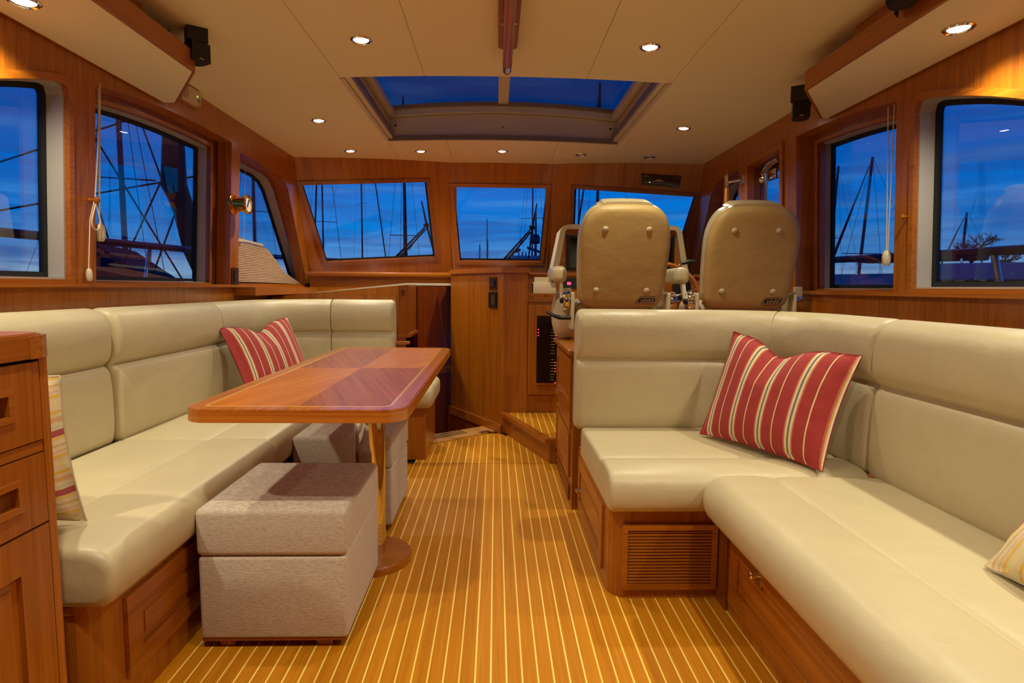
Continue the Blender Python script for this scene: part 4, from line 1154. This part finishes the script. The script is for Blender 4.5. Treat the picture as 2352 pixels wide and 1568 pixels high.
# ---- cushions
def pillow(label, BL, BR, TR, TL, th, mat, group, uvrot=False, dent=0.0, n=24, slant=0.0):
    BL, BR, TR, TL = map(Vector, (BL, BR, TR, TL))
    W_ = ((BR - BL).length + (TR - TL).length) / 2; H_ = ((TL - BL).length + (TR - BR).length) / 2
    nn = (BR - BL).cross(TL - BL).normalized()
    m = MB(); m.uv = []
    def pt(u, v, s):
        uu = u * 2 - 1; vv = v * 2 - 1
        pin = 0.06
        ue = .5 + .5 * uu * (1 - pin * (1 - vv * vv)) ; ve = .5 + .5 * vv * (1 - pin * (1 - uu * uu))
        if dent: ve -= dent * math.exp(-((u - .47) / .16) ** 2) * max(0, v - .35) / .65
        p = BL.lerp(BR, ue).lerp(TL.lerp(TR, ue), ve)
        b = max(0.0, (1 - abs(uu) ** 2.6)) ** .55 * max(0.0, (1 - abs(vv) ** 2.6)) ** .55
        if dent: b *= 1 - .5 * math.exp(-((u - .47) / .12) ** 2) * max(0, v - .6) / .4
        # small puckers near the side seams
        b *= 1 + .05 * sin(v * 31) * abs(uu) ** 6 + .03 * sin(u * 27) * abs(vv) ** 6
        return p + nn * s * th / 2 * b
    for s in (1, -1):
        k = len(m.v)
        for i in range(n + 1):
            for j in range(n + 1):
                u, v = i / n, j / n; m.v.append(pt(u, v, s))
                a, b_ = (v * H_, u * W_) if uvrot else (u * W_, v * H_)
                m.uv.append((a + slant * b_ + .005, b_))
        for i in range(n):
            for j in range(n):
                a = k + i * (n + 1) + j; q = (a, a + n + 1, a + n + 2, a + 1); m.f.append(q if s > 0 else q[::-1])
    # weld the seam
    o = obj('throw_pillow', m, mat, None, 80)
    bm = bmesh.new(); bm.from_mesh(o.data); bmesh.ops.remove_doubles(bm, verts=bm.verts, dist=1e-4); bm.to_mesh(o.data); bm.free()
    seam = MB(); lp = []
    for i in range(n): lp.append(pt(i / n, 0, 1))
    for j in range(n): lp.append(pt(1, j / n, 1))
    for i in range(n): lp.append(pt(1 - i / n, 1, 1))
    for j in range(n + 1): lp.append(pt(0, 1 - j / n, 1))
    seam.tube(lp, .0022, 6, False)
    obj('seam', seam, RED_SEAM if mat is RED_STRIPE else IVORY, o, 60)
    return tag(o, label, 'cushion', group)
RED_SEAM = plain('red_piping', lin(150, 44, 40), 0.8)
pillow('red striped cushion slouched in the corner of the right settee', (.835, 2.33, .462), (1.065, 1.835, .462), (1.205, 1.885, .835), (.985, 2.40, .875), .15, RED_STRIPE, 'red striped cushions', dent=.12)
pillow('red striped cushion on the left settee behind the table', (-1.255, 3.00, .47), (-1.085, 3.52, .47), (-1.285, 3.66, .855), (-1.435, 3.08, .825), .13, RED_STRIPE, 'red striped cushions', dent=.12)
pillow('yellow striped cushion at the near end of the left settee, beside the drawer cabinet', (-1.42, 1.40, .468), (-1.005, 1.43, .468), (-1.015, 1.385, .835), (-1.42, 1.36, .86), .12, YEL_STRIPE, 'yellow striped cushions', uvrot=True, slant=-.18)
pillow('yellow striped cushion at the near end of the right settee, cut by the photo edge', (1.06, .72, .465), (1.05, 1.18, .465), (1.225, 1.19, .70), (1.225, .74, .70), .14, YEL_STRIPE, 'yellow striped cushions', slant=.3)

# ================================================================== SMALL FITTINGS
def speaker(label, c, fwd, tilt, br):
    """two stacked cubes on a bracket; c centre, fwd facing direction in plan"""
    c = Vector(c); f = Vector(fwd).normalized(); s = Vector((-f.y, f.x, 0)); u = Vector((0, 0, 1))
    r = thing('speaker', label, 'speaker', c - u * .075, 'black twin cube speakers')
    for k, z in enumerate((.0375, -.0375)):
        g = f if k == 0 else (f + s * tilt).normalized(); h = Vector((-g.y, g.x, 0))
        sec = []
        for (a, b) in [(.040, .038), (.040, -.038), (-.005, -.038), (-.03, -.030), (-.042, -.012), (-.042, .012), (-.03, .030), (-.005, .038)]:
            sec.append(c + g * a + h * b)
        vs = [p + u * (z - .0365) for p in sec] + [p + u * (z + .0365) for p in sec]; n = len(sec)
        obj('cube', MB().add(vs, [tuple(range(n - 1, -1, -1)), tuple(range(n, 2 * n))] + [(i, (i + 1) % n, n + (i + 1) % n, n + i) for i in range(n)]), BLACK, r)
        if k == 1: obj('maker_mark', MB().obox(c + g * .0405 + u * (z - .028), h * .009, g * .0006, u * .0022), PRINT, r)
    br = Vector(br)
    obj('bracket', MB().tube([c - f * .04, c - f * .05 + (br - c) * .3, br], .009, 8).obox(br, s * .004 + f * .022, (br - c).normalized() * .004, u * .03), BLACK, r)
    return r
speaker('black twin cube speaker hanging on the left soffit corner', (-1.215, 2.50, 2.014), (.55, -.65, 0), .3, (-1.285, 2.42, 2.0))
speaker('black twin cube speaker at the far end of the right soffit', (1.45, 2.86, 1.935), (-.6, -.75, 0), .35, (1.50, 2.82, 1.94))
speaker('black twin cube speaker on the right soffit, cut by the top of the photo', (1.255, 1.88, 2.008), (-.75, -.45, 0), .3, (1.285, 1.95, 1.965))
al = thing('gas_alarm', 'small ivory alarm box with a green light on the left wall under the ceiling', 'alarm', port(3.12, 1.99, 0))
FPW = lambda y, z, d: port(y, z, -d)
obj('backing', MB().slab(rect(3.035, 1.955, 3.205, 2.045), [], 0, .012, FPW), TEAK_Y, al)
obj('case', MB().slab(rrect(3.055, 1.965, 3.19, 2.038, .012), [], .012, .035, FPW).slab(rrect(3.061, 1.971, 3.184, 2.032, .010), [], .035, .044, FPW), IVORY, al, 30)
obj('led', MB().slab(rect(3.140, 2.000, 3.148, 2.007), [], .044, .046, FPW), LED_G, al)
for i in range(4): obj('vent_slot', MB().slab(rect(3.146 + i * .008, 1.976, 3.150 + i * .008, 1.996), [], .044, .0445, FPW), PRINT_D, al)
ba = thing('barometer', 'round brass barometer on the left window pillar', 'barometer', port(3.70, 1.53, 0))
c0 = Vector(port(3.665, 1.535, 0))
obj('flange', MB().lathe(c0, (1, 0, 0), [(.062, -.002), (.062, .006), (.056, .012), (.045, .014)], 32), BRASS, ba, 40)
obj('barrel', MB().lathe(c0, (1, 0, 0), [(.044, .01), (.044, .085)], 32), BRASS, ba, 40)
obj('front_bezel', MB().lathe(c0, (1, 0, 0), [(.044, .08), (.058, .083), (.060, .092), (.054, .099), (.046, .097), (.045, .088)], 32), BRASS, ba, 40)
obj('dial', MB().lathe(c0, (1, 0, 0), [(.045, .088), (.045, .090)], 32), DIAL, ba)
obj('needle', MB().obox(c0 + Vector((.0925, .004, .008)), (.0008, 0, 0), (0, .003, -.004), (0, .014, .022)), BLACK, ba)
ou = thing('power_outlet', 'dark double outlet in a bronze plate low on the left window pillar', 'outlet', port(3.70, 1.09, 0))
obj('plate', MB().slab(rect(3.655, 1.045, 3.745, 1.155), [], 0, .008, FPW), BRONZE, ou)
obj('socket', MB().slab(rect(3.675, 1.062, 3.722, 1.140), [], .008, .014, FPW), GREYP, ou)
for z in (1.078, 1.116):
    for y in (3.690, 3.706): obj('slot', MB().slab(rect(y - .002, z, y + .002, z + .012), [], .014, .0145, FPW), BLACK, ou)

# blind in the forward left window: pleats stacked at the sill
bl = thing('pleated_blind', 'cream pleated blind drawn partly up inside the forward left window', 'blind', port(4.3, 1.06, .06))
curve = [(1.335, 4.28), (1.32, 4.36), (1.28, 4.46), (1.235, 4.56), (1.19, 4.66), (1.15, 4.78), (1.12, 4.90), (1.095, 5.02), (1.080, 5.10), (1.07, 5.10)]
def yend(z):
    for (z1, y1), (z0, y0) in zip(curve[:-1], curve[1:]):
        if z0 <= z <= z1: return y1 + (y0 - y1) * (z1 - z) / (z1 - z0)
    return 4.28 if z > 1.3 else 5.10
NP_ = 22
rowsz = [1.072 + (1.325 - 1.072) * i / (2 * NP_) for i in range(2 * NP_ + 1)]
m = MB()
for i, z in enumerate(rowsz):
    d = .050 + (.008 if i % 2 else 0)
    ye = yend(z)
    for j in range(9):
        y = 3.765 + (ye - 3.765) * j / 8; m.v.append(Vector(port(y, z - .010 * (j / 8) ** 2, d)))
for i in range(len(rowsz) - 1):
    for j in range(8):
        a = i * 9 + j; m.f.append((a, a + 1, a + 10, a + 9))
obj('pleats', m, BLIND, bl)
obj('top_rail', MB().tube([port(3.765, 1.335, .056), port(4.0, 1.338, .056), port(4.27, 1.330, .056)], .010, 8), IVORY, bl, 40)
obj('rail_tab', MB().rbox(port(3.80, 1.328, .035), port(3.90, 1.352, .05), .004), IVORY, bl)
obj('lift_cord', MB().tube([port(3.97, 1.34, .058), port(3.97, 1.86, .058)], .0012, 5), CORD, bl)

# blind cords
def tassel(parent, p, h=.062, r=.019):
    p = Vector(p)
    obj('tassel', MB().lathe(p, (0, 0, -1), [(.006, -.004), (r * .8, .004), (r, h * .4), (r * .9, h * .8), (r * .6, h), (0, h)], 16), IVORY, parent, 50)
c1 = thing('blind_cord', 'white blind cord looped over a peg on the left window post', 'blind cord', port(2.38, 1.37, -.01))
obj('cord', MB().tube([port(2.452, 1.84, -.012), port(2.43, 1.55, -.014), port(2.402, 1.38, -.022)], .0022, 6), CORD, c1, 60)
loop = [port(2.402 + .024 * sin(t) * (1 - cos(t)) * .8, 1.372 - .055 * (1 - cos(t)), -.026) for t in [2 * pi * i / 20 for i in range(21)]]
obj('cord_loop', MB().tube(loop, .0025, 6), CORD, c1, 60)
obj('cord_tail', MB().tube([port(2.396, 1.375, -.024), port(2.385, 1.30, -.014), port(2.378, 1.105, -.012)], .0025, 6), CORD, c1, 60)
obj('peg', MB().lathe(port(2.402, 1.378, 0), (1, 0, 0), [(.008, 0), (.007, .02), (.013, .026), (.013, .034), (.006, .038)], 14), TEAK_X, c1, 50)
tassel(c1, port(2.377, 1.105, -.014), .045, .012)
c2 = thing('blind_cord', 'white blind cord with an oval tassel hanging in the second left window', 'blind cord', port(2.50, 1.24, .02))
for dy in (-.006, .006): obj('cord', MB().tube([port(2.478 + dy, 1.83, .01), port(2.475 + dy * .3, 1.29, .01)], .0022, 6), CORD, c2, 60)
tassel(c2, port(2.475, 1.29, .01), .068, .022)
c3 = thing('blind_cord', 'white blind cord with a tassel hanging in the right window by the post', 'blind cord', stbd(2.53, 1.2, .02))
for dy in (-.02, .02): obj('cord', MB().tube([stbd(2.525 + dy, 1.83, .008), stbd(2.535 + dy * .2, 1.22, .008)], .0022, 6), CORD, c3, 60)
tassel(c3, stbd(2.535, 1.22, .008), .062, .019)
pg = thing('cord_cleat', 'small wooden cleat on the right window post', 'cleat', stbd(2.40, 1.35, -.01))
obj('peg', MB().lathe(stbd(2.40, 1.35, 0), (-1, 0, 0), [(.007, 0), (.006, .014), (.011, .02), (.010, .028), (.004, .03)], 12), TEAK_X, pg, 50)

# black plaque above the right windscreen
pq = thing('gauge_plaque', 'black plaque with a yacht drawing and one yellow light above the right windscreen', 'plaque', FS(.93, .12, 0))
FQ = lambda s, t, d: FS(s, t, -d)
q = [(.775, .070), (1.093, .100), (1.075, .198), (.772, .162)]
def QP(a, b):   # a 0..1 across, b 0..1 up
    p0 = Vector(q[3]).lerp(Vector(q[2]), a); p1 = Vector(q[0]).lerp(Vector(q[1]), a); r = p0.lerp(p1, b); return (r.x, r.y)
obj('plate', MB().slab(q, [], 0, .006, FQ), SCREEN, pq)
def mark(nm, pts, mat): obj(nm, MB().slab([QP(*p) for p in pts], [], .006, .0066, FQ), mat, pq)
def bar(nm, a0, b0, a1, b1, t, mat):
    d = Vector((a1 - a0, (b1 - b0) * .3)); 
    mark(nm, [(a0, b0 - t), (a1, b1 - t), (a1, b1 + t), (a0, b0 + t)], mat)
mark('cabin_drawing', [(.36, .42), (.56, .42), (.55, .50), (.50, .57), (.41, .58), (.38, .51)], PRINT)
mark('cabin_base', [(.36, .36), (.57, .36), (.57, .39), (.36, .39)], PRINT_D)
mark('transom_drawing', [(.27, .37), (.35, .36), (.35, .42), (.29, .41)], PRINT)
bar('bow_drawing', .58, .36, .95, .42, .008, PRINT_D)
bar('windscreen_drawing', .53, .54, .58, .42, .03, PRINT)
bar('davit_drawing', .26, .72, .38, .56, .015, PRINT_D)
bar('mast_drawing', .265, .74, .27, .88, .02, PRINT_D)
bar('scale_line', .05, .22, .86, .235, .012, PRINT)
for a in (.13, .37, .63): bar('scale_figure', a, .12, a + .035, .12, .035, PRINT_D)
bar('title_line', .03, .76, .21, .76, .018, PRINT)
bar('title_figure', .10, .86, .14, .86, .03, PRINT)
bar('legend_line', .14, .57, .26, .57, .012, PRINT_D)
for a in (.63, .71): bar('porthole', a, .385, a + .02, .385, .02, PRINT)
obj('maker_frame', MB().slab([QP(*p) for p in ((.80, .68), (.95, .68), (.95, .92), (.80, .92))], [[QP(*p) for p in ((.81, .71), (.94, .71), (.94, .89), (.81, .89))]], .006, .0066, FQ), PRINT_D, pq)
obj('led', MB().lathe(FQ(*QP(.215, .26), .006), FQ(0, 0, 1) - FQ(0, 0, 0), [(.005, 0), (.004, .002), (0, .003)], 10), LED_Y, pq)

# ================================================================== OUTSIDE
sea = obj('sea', MB().add([(-900, -600, -1.9), (900, -600, -1.9), (900, 900, -1.9), (-900, 900, -1.9)], [(0, 1, 2, 3)]), plain('harbour_water', lin(30, 56, 96), 0.12, bump=0.6, bscale=1.5), None, kind='structure')
obj('foredeck', MB().prism([(-1.9, 5.35), (1.95, 5.35), (1.7, 8.0), (.7, 11), (.05, 12), (-.6, 11), (-1.6, 8.0)], .6, .95), BOATW, None, kind='structure')
obj('light_gap_blocker', MB().box((-1.95, 5.66, .95), (2.0, 5.95, 1.14)).box((-1.95, 5.30, .5), (-1.66, 5.95, 1.10)).box((1.76, 5.30, .5), (2.0, 5.95, 1.10)), BOATW, None, kind='structure')  # unseen blocks added below the windscreen to stop sky light leaking in
obj('side_deck', MB().box((-2.35, -3, .25), (-1.80, 5.4, .40)), BOATW, None, kind='structure')
obj('side_deck', MB().box((1.90, -3, .25), (2.45, 5.4, .40)), BOATW, None, kind='structure')
RAILM = plain('dusk_blue_deck_rail', lin(18, 36, 100), 0.25)  # blue dusk light painted into the metal rail's base colour
def deck_rail(label, x, z, ys, lean):
    r = thing('deck_rail', label, 'railing', (x, 2, .4))
    obj('top_rail', MB().tube([(x, -2.5, z - .02), (x, 2.5, z), (x * .98, 5.4, z + .04), (x * .8, 8, z + .10)], .022, 12), RAILM, r, 40)
    obj('mid_wire', MB().tube([(x, -2.5, z - .34), (x, 5.4, z - .32)], .005, 6), RIG, r)
    for y in ys: obj('stanchion', MB().tube([(x, y, z), (x, y + lean, .40)], .016, 10), CHROME, r, 40)
    return r
deck_rail('metal side deck rail outside the left windows', -2.25, 1.275, (-1.0, 1.5, 3.92, 5.3), -.25)
deck_rail('metal side deck rail outside the right windows', 2.35, 1.235, (-1.0, 1.2, 2.74, 4.6), -.25)
br = thing('bow_rail', 'thin bow rail on the foredeck outside the left windscreen', 'railing', (-1.4, 8, .95))
obj('top_rail', MB().tube([(-2.6, 8.2, 1.37), (-1.9, 8.6, 1.36), (-.9, 9.4, 1.40)], .022, 10), RAILM, br, 40)
for p in ((-2.5, 8.25), (-1.7, 8.75), (-.95, 9.35)): obj('stanchion', MB().tube([(p[0], p[1], 1.36), (p[0] + .2, p[1] - .05, .95)], .014, 8), RAILM, br, 40)

def wiper(label, piv, elbow, bl0, bl1):
    r = thing('windscreen_wiper', label, 'wiper', piv, 'windscreen wipers')
    P_, E_ = Vector(piv), Vector(elbow); off = Vector((.028, 0, -.01))
    obj('arm', MB().tube([P_, P_.lerp(E_, .35), E_], [.014, .010, .006], 8), WIPER, r)
    obj('arm', MB().tube([P_ + off, (P_ + off).lerp(E_ + off * .7, .35), E_ + off * .7], [.014, .010, .006], 8), WIPER, r)
    obj('blade', MB().tube([bl0, E_, bl1], [.006, .011, .006], 8), WIPER, r)
    obj('elbow', MB().rbox(E_ - Vector((.03, .01, .012)), E_ + Vector((.02, .01, .012)), .004), WIPER, r)
    obj('hose', MB().tube([E_ + Vector((-.02, 0, -.01)), E_ + Vector((-.03, 0, -.05)), E_ + Vector((-.09, .02, -.11)), P_.lerp(E_, .4) + Vector((.03, 0, -.03))], .004, 6), WIPER, r)
def scr(F, s, t, d=.085): return F(s, t, d)
wiper('black wiper outside the left windscreen', (-.975, 5.60, 1.285), (-.632, 5.44, 1.606), (-.66, 5.30, 1.80), (-.575, 5.60, 1.33))
wiper('black wiper outside the middle windscreen', (.045, 5.70, 1.28), (.335, 5.50, 1.605), (.365, 5.38, 1.80), (.31, 5.68, 1.32))
wiper('black wiper outside the right windscreen, tip showing behind the chair', (1.10, 5.60, 1.28), (1.44, 5.38, 1.57), (1.49, 5.27, 1.70), (1.36, 5.5, 1.31))

# other boats
def hull(mb, L_, B_, H_):
    secs = []
    for i in range(9):
        t = i / 8; w = B_ / 2 * (1 - max(0, (t - .35) / .65) ** 2.2) * (.8 + .2 * min(1, t / .3)); z = H_ * (1 + .25 * t * t)
        secs.append([(-w, z), (-w * .85, H_ * .35), (-w * .3, 0), (w * .3, 0), (w * .85, H_ * .35), (w, z)])
    for i, sc in enumerate(secs):
        for x, z in sc: mb.v.append(Vector((x, (i / 8 - .5) * L_, z)))
    for i in range(8):
        for j in range(5):
            a = i * 6 + j; mb.f.append((a, a + 1, a + 7, a + 6))
        mb.f.append((i * 6 + 5, i * 6, i * 6 + 6, i * 6 + 11))
    mb.f.append(tuple(range(6))); mb.f.append(tuple(range(48, 54)))
    return mb
def place(mb, x, y, hd, zb=-1.9):
    c, s = cos(hd), sin(hd)
    mb.v = [Vector((x + v.x * c - v.y * s, y + v.x * s + v.y * c, zb + v.z)) for v in mb.v]; return mb
def sailboat(label, x, y, hd, L_=10, mh=12, sp=(.45, .72), lean=0.0, r=.06, furl=True, boom=True, tent=False, f=1.0):
    """mh: mast head height above the sea"""
    x *= f; y *= f; mh = (mh - 2.95) * f + 2.95; r *= f
    b = thing('sailboat', label, 'sailboat', (x, y, -1.9), 'moored boats')
    obj('hull', place(hull(MB(), L_, L_ * .3, 1.2), x, y, hd), HULL, b)
    obj('cabin', place(MB().rbox((-L_ * .09, -L_ * .2, 1.15), (L_ * .09, L_ * .16, 1.62), .12), x, y, hd), BOATW, b)
    bx = lambda px, py, z: (x + px * cos(hd) - py * sin(hd), y + px * sin(hd) + py * cos(hd), -1.9 + z)
    mb_, mt = bx(0, L_ * .08, 1.4), bx(lean * mh, L_ * .08, mh)
    obj('mast', MB().tube([mb_, mt], [r, r * .8], 8), MASTM, b, 40)
    tip = Vector(mt)
    for f in sp:
        c = Vector(mb_).lerp(tip, f); wv = L_ * .085
        e0 = Vector(bx(-wv, L_ * .08, 0)); e1 = Vector(bx(wv, L_ * .08, 0)); dx = (e1 - e0) / 2
        obj('spreader', MB().tube([c - dx, c + dx], .022, 6), MASTM, b)
    for px, py in ((-L_ * .13, L_ * .05), (L_ * .13, L_ * .05), (0, L_ * .48), (0, -L_ * .48)):
        obj('stay', MB().tube([bx(px, py, 1.3), tip], .009, 5), RIG, b)
    if furl: obj('furled_sail', MB().tube([bx(0, L_ * .44, 1.5), Vector(bx(0, L_ * .44, 1.5)).lerp(tip, .5), Vector(bx(0, L_ * .44, 1.5)).lerp(tip, .95)], [.075, .06, .02], 8), CANVAS, b, 40)
    if boom: obj('boom_cover', MB().tube([bx(0, L_ * .07, 2.6), bx(0, -L_ * .32, 2.5)], [.16, .11], 8), CANVAS, b, 40)
    if tent:
        h = MB().slab([(-1.3, 2.3), (1.3, 2.3), (1.25, 2.9), (0, 3.85), (-1.25, 2.9)], [], -2.2, 2.0, lambda u, v, d: (u, d, v))
        obj('boom_tent', place(h, x, y, hd), CANVAS, b)
    return b
sailboat('moored sailboat seen at the left edge of the left windscreen', -10.2, 36, .5, 10, 15, (.40, .68))
sailboat('moored sailboat with doubled stay seen a third across the left windscreen', -9.4, 40, -.7, 11, 17, (.43, .66), f=1.6)
sailboat('moored sailboat seen near the right end of the left windscreen', -5.9, 38, .1, 8, 15, (.38, .66), f=0.75)
sailboat('moored sailboat behind the motor yacht in the middle windscreen', 2.32, 40, -.2, 10, 15, (.46, .7), furl=False)
sailboat('thick masted sailboat seen through the right windscreen', 6.93, 38, .4, 11, 16, (.55, .8), r=.11)
sailboat('thin masted sailboat left of its neighbour in the right windscreen', 6.0, 42, .3, 9, 15, (.55,), furl=False, f=1.7)
sailboat('distant short masted sailboat left in the middle windscreen', -2.28, 90, .3, 9, 9.4, (.5,), r=.10, furl=False)
sailboat('distant sailboat right of the first one in the middle windscreen', -1.2, 92, .3, 9, 10.3, (.5,), r=.12, furl=False, f=1.4)
sailboat('distant tall thin mast sailboat in the middle windscreen', -1.55, 110, .3, 10, 15.5, (.5,), r=.09, furl=False, f=1.8)
sailboat('sailboat seen at the left side of the second right window', 17.35, 30, .0, 10, 9.3, (.5,), lean=.03, r=.07, furl=False, f=1.6)
sailboat('sailboat with a slanting forestay in the middle of the second right window', 17.55, 27.5, .0, 11, 9.3, (.42,), lean=.05, r=.08)
sailboat('distant sailboat behind the bare tree in the nearest right window', 36.7, 45, .2, 9, 9.1, (.6,), lean=.03, r=.10)
sailboat('sailboat seen through the forward left window above the blind', -12.0, 30, .4, 10, 14, (.42, .7))
sailboat('second sailboat seen at the right of the forward left window', -9.3, 29, .4, 10, 13, (.42, .7), furl=False, f=1.9)
sailboat('ketch with a navy boom tent seen in the second left window', -7.5, 12, .35, 9, 8.5, (.5,), r=.06, furl=False, tent=True, f=1.25)
sailboat('far sailboat seen at the right side of the nearest left window', -14.7, 20, .2, 8, 5.5, (.55,), r=.05, lean=-.02, f=1.5)
# close neighbour with a furled dark sail and crossing rigging
nb = thing('sailboat', 'close neighbouring sailboat whose dark furled sail fills the right of the second left window', 'sailboat', (-4.6, 8, -1.9), 'moored boats')
obj('hull', place(hull(MB(), 9, 2.4, 1.5), -5.6, 8.0, .05), HULL, nb)
obj('cabin_top', place(MB().rbox((-.7, -2.5, 1.5), (.7, 1.2, 2.2), .15), -5.6, 8.0, .05), BOATW, nb)
obj('furled_sail', MB().tube([(-3.95, 8.2, .9), (-4.06, 8.0, 1.5), (-4.14, 8.0, 2.1), (-4.24, 8.0, 2.35), (-4.22, 8.0, 3.0), (-4.30, 8.0, 4.2)], [.05, .09, .13, .16, .13, .05], 10), WIPER, nb, 40)
obj('mast', MB().tube([(-6.3, 7.5, .2), (-6.3, 7.5, 9)], .07, 8), MASTM, nb)
for a, b in (((-6.9, 7.0, 2.0), (-3.9, 8.3, 3.6)), ((-6.9, 7.0, 1.65), (-3.8, 8.4, 2.6)), ((-5.6, 8, 3.6), (-4.0, 8, .8)), ((-5.0, 8, 4.3), (-4.0, 8.2, .9)), ((-5.1, 8, 1.0), (-3.9, 8, 3.4)), ((-5.9, 8, 4.6), (-4.9, 8, .8)), ((-4.8, 8, .6), (-4.15, 8, 2.2))):
    obj('stay', MB().tube([a, b], .012, 5), RIG, nb)
def motorboat(label, x, y, hd, L_, parts, zs=1.0):
    b = thing('motor_yacht', label, 'boat', (x, y, -1.9), 'moored boats')
    pl = lambda mb: place(mb, x, y, hd)
    body = BOATW if parts != 'dark' else HULL
    obj('hull', pl(hull(MB(), L_, L_ * .32, 1.7 * zs)), body, b, 40)
    obj('deckhouse', pl(MB().rbox((-L_ * .12, -L_ * .25, 1.7 * zs), (L_ * .12, L_ * .12, 2.75 * zs), .25, 3)), body, b, 40)
    obj('window_band', pl(MB().rbox((-L_ * .122, -L_ * .22, 2.15 * zs), (L_ * .122, L_ * .1215, 2.5 * zs), .05)), SCREEN, b)
    if parts != 'open':
        obj('canopy', pl(MB().rbox((-L_ * .11, -L_ * .40, 3.05 * zs), (L_ * .11, L_ * .0, 3.2 * zs), .06)), CANVAS, b)
        for sx in (-1, 1):
            for sy in (-.38, -.05): obj('canopy_pole', pl(MB().tube([(sx * L_ * .1, sy * L_, 2.0 * zs), (sx * L_ * .1, sy * L_, 3.1 * zs)], .03, 6)), CHROME, b)
    else: obj('cockpit_cover', pl(MB().rbox((-L_ * .11, -L_ * .46, 1.6 * zs), (L_ * .11, -L_ * .24, 2.45 * zs), .2, 3)), CANVAS, b, 40)
    return b
motorboat('white motorboat with covered cockpit outside the nearest right window', 10.3, 12.2, .9, 8, 'open', 1.28)
motorboat('motorboat under a canopy outside the second right window', 11.4, 18.5, .6, 8, '', 1.25)
motorboat('motor yacht with blue canopy outside the second left window', -15.6, 27.0, .5, 11, '')
motorboat('dark motorboat low in the nearest left window', -14.4, 17.8, .3, 8, 'dark')
rad = thing('motor_yacht', 'motor yacht with radar dome on its roof in the middle windscreen', 'boat', (1.35, 25, -1.9), 'moored boats')
obj('hull', place(hull(MB(), 12, 3.6, 1.9), 1.35, 26, .1), BOATW, rad)
obj('flybridge', MB().rbox((.55, 24.4, .6), (2.1, 27, 2.36), .2), BOATW, rad, 40)
obj('radar_mast', MB().tube([(1.66, 25, 2.3), (1.66, 25, 4.2)], [.06, .03], 8), MASTM, rad, 40)
obj('radar_dome', MB().lathe((1.66, 25, 2.88), (0, 0, 1), [(.14, 0), (.19, .05), (.19, .26), (.13, .38), (0, .42)], 20), MASTM, rad, 50)
obj('radar_bar', MB().obox((1.60, 25, 2.62), (.30, 0, -.10), (0, .06, 0), (0, 0, .05)), MASTM, rad)
obj('dish', MB().lathe((.88, 25, 2.52), (-.3, -.3, .8), [(.02, 0), (.16, .03), (.20, .07)], 14), MASTM, rad)
for x in (.72, .95, 1.1, 1.25, 1.38): obj('light_post', MB().tube([(x, 24.9, 2.3), (x, 24.9, 2.50)], .03, 6), MASTM, rad)
# shore
SHORE = plain('far_shore', lin(16, 22, 40), 1.0)
m = MB()
random.seed(3)
pts = []
for i in range(241):
    a = radians(-70 + 190 * i / 240 - 10); d = 330
    hgt = 3.0 + 2.2 * random.random() + 2.5 * max(0, sin(i * .11)) * random.random()
    if a < radians(15): hgt *= 1.5
    x, y = d * cos(a + 0), d * sin(a)
    m.v += [Vector((x, y, -2)), Vector((x, y, -1.9 + hgt)), Vector((x * 1.05, y * 1.05, -1.9 + hgt * .8)), Vector((x * 1.05, y * 1.05, -2))]
for i in range(240):
    a = 4 * i; b = a + 4
    m.f += [(a, b, b + 1, a + 1), (a + 1, b + 1, b + 2, a + 2), (a + 2, b + 2, b + 3, a + 3)]
obj('far_shoreline', m, SHORE, None, kind='structure')

def bare_tree(label, x, y, h, sd, l0):
    random.seed(sd)
    t = thing('bare_tree', label, 'tree', (x, y, -1.9))
    trunk = MB().tube([(x, y, -1.9), (x + .1, y, -1.9 + h * .6)], [.35, .18], 8); obj('trunk', trunk, BARK, t)
    br_ = MB()
    def grow(p, d, l, r, lv):
        e = p + d * l; br_.tube([p, p.lerp(e, .5) + Vector((random.uniform(-1, 1), random.uniform(-1, 1), random.uniform(-1, 1))) * l * .08, e], [r, r * .85, r * .7], 3, False)
        if lv == 0: return
        for k in range(3):
            nd = (d * .9 + Vector((random.uniform(-1, 1), random.uniform(-1, 1), random.uniform(-.5, .7))) * .8).normalized()
            grow(p.lerp(e, random.uniform(.55, 1.0)), nd, l * random.uniform(.62, .85), r * .68, lv - 1)
    for k in range(7):
        a = 2 * pi * k / 7 + .4; grow(Vector((x + .1, y, -1.9 + h * (.46 + .02 * k))), Vector((cos(a) * .8, sin(a) * .8, .45 + .12 * (k % 4))).normalized(), l0, .15, 4)
    c = obj('branches', br_, BARK, t); c['kind'] = 'stuff'
bare_tree('bare winter tree on the shore seen through the nearest right window', 90.0, 110.0, 17.5, 11, 2.0)
bare_tree('smaller bare tree to the right of the first one in the nearest right window', 104, 118, 15.5, 5, 1.1)
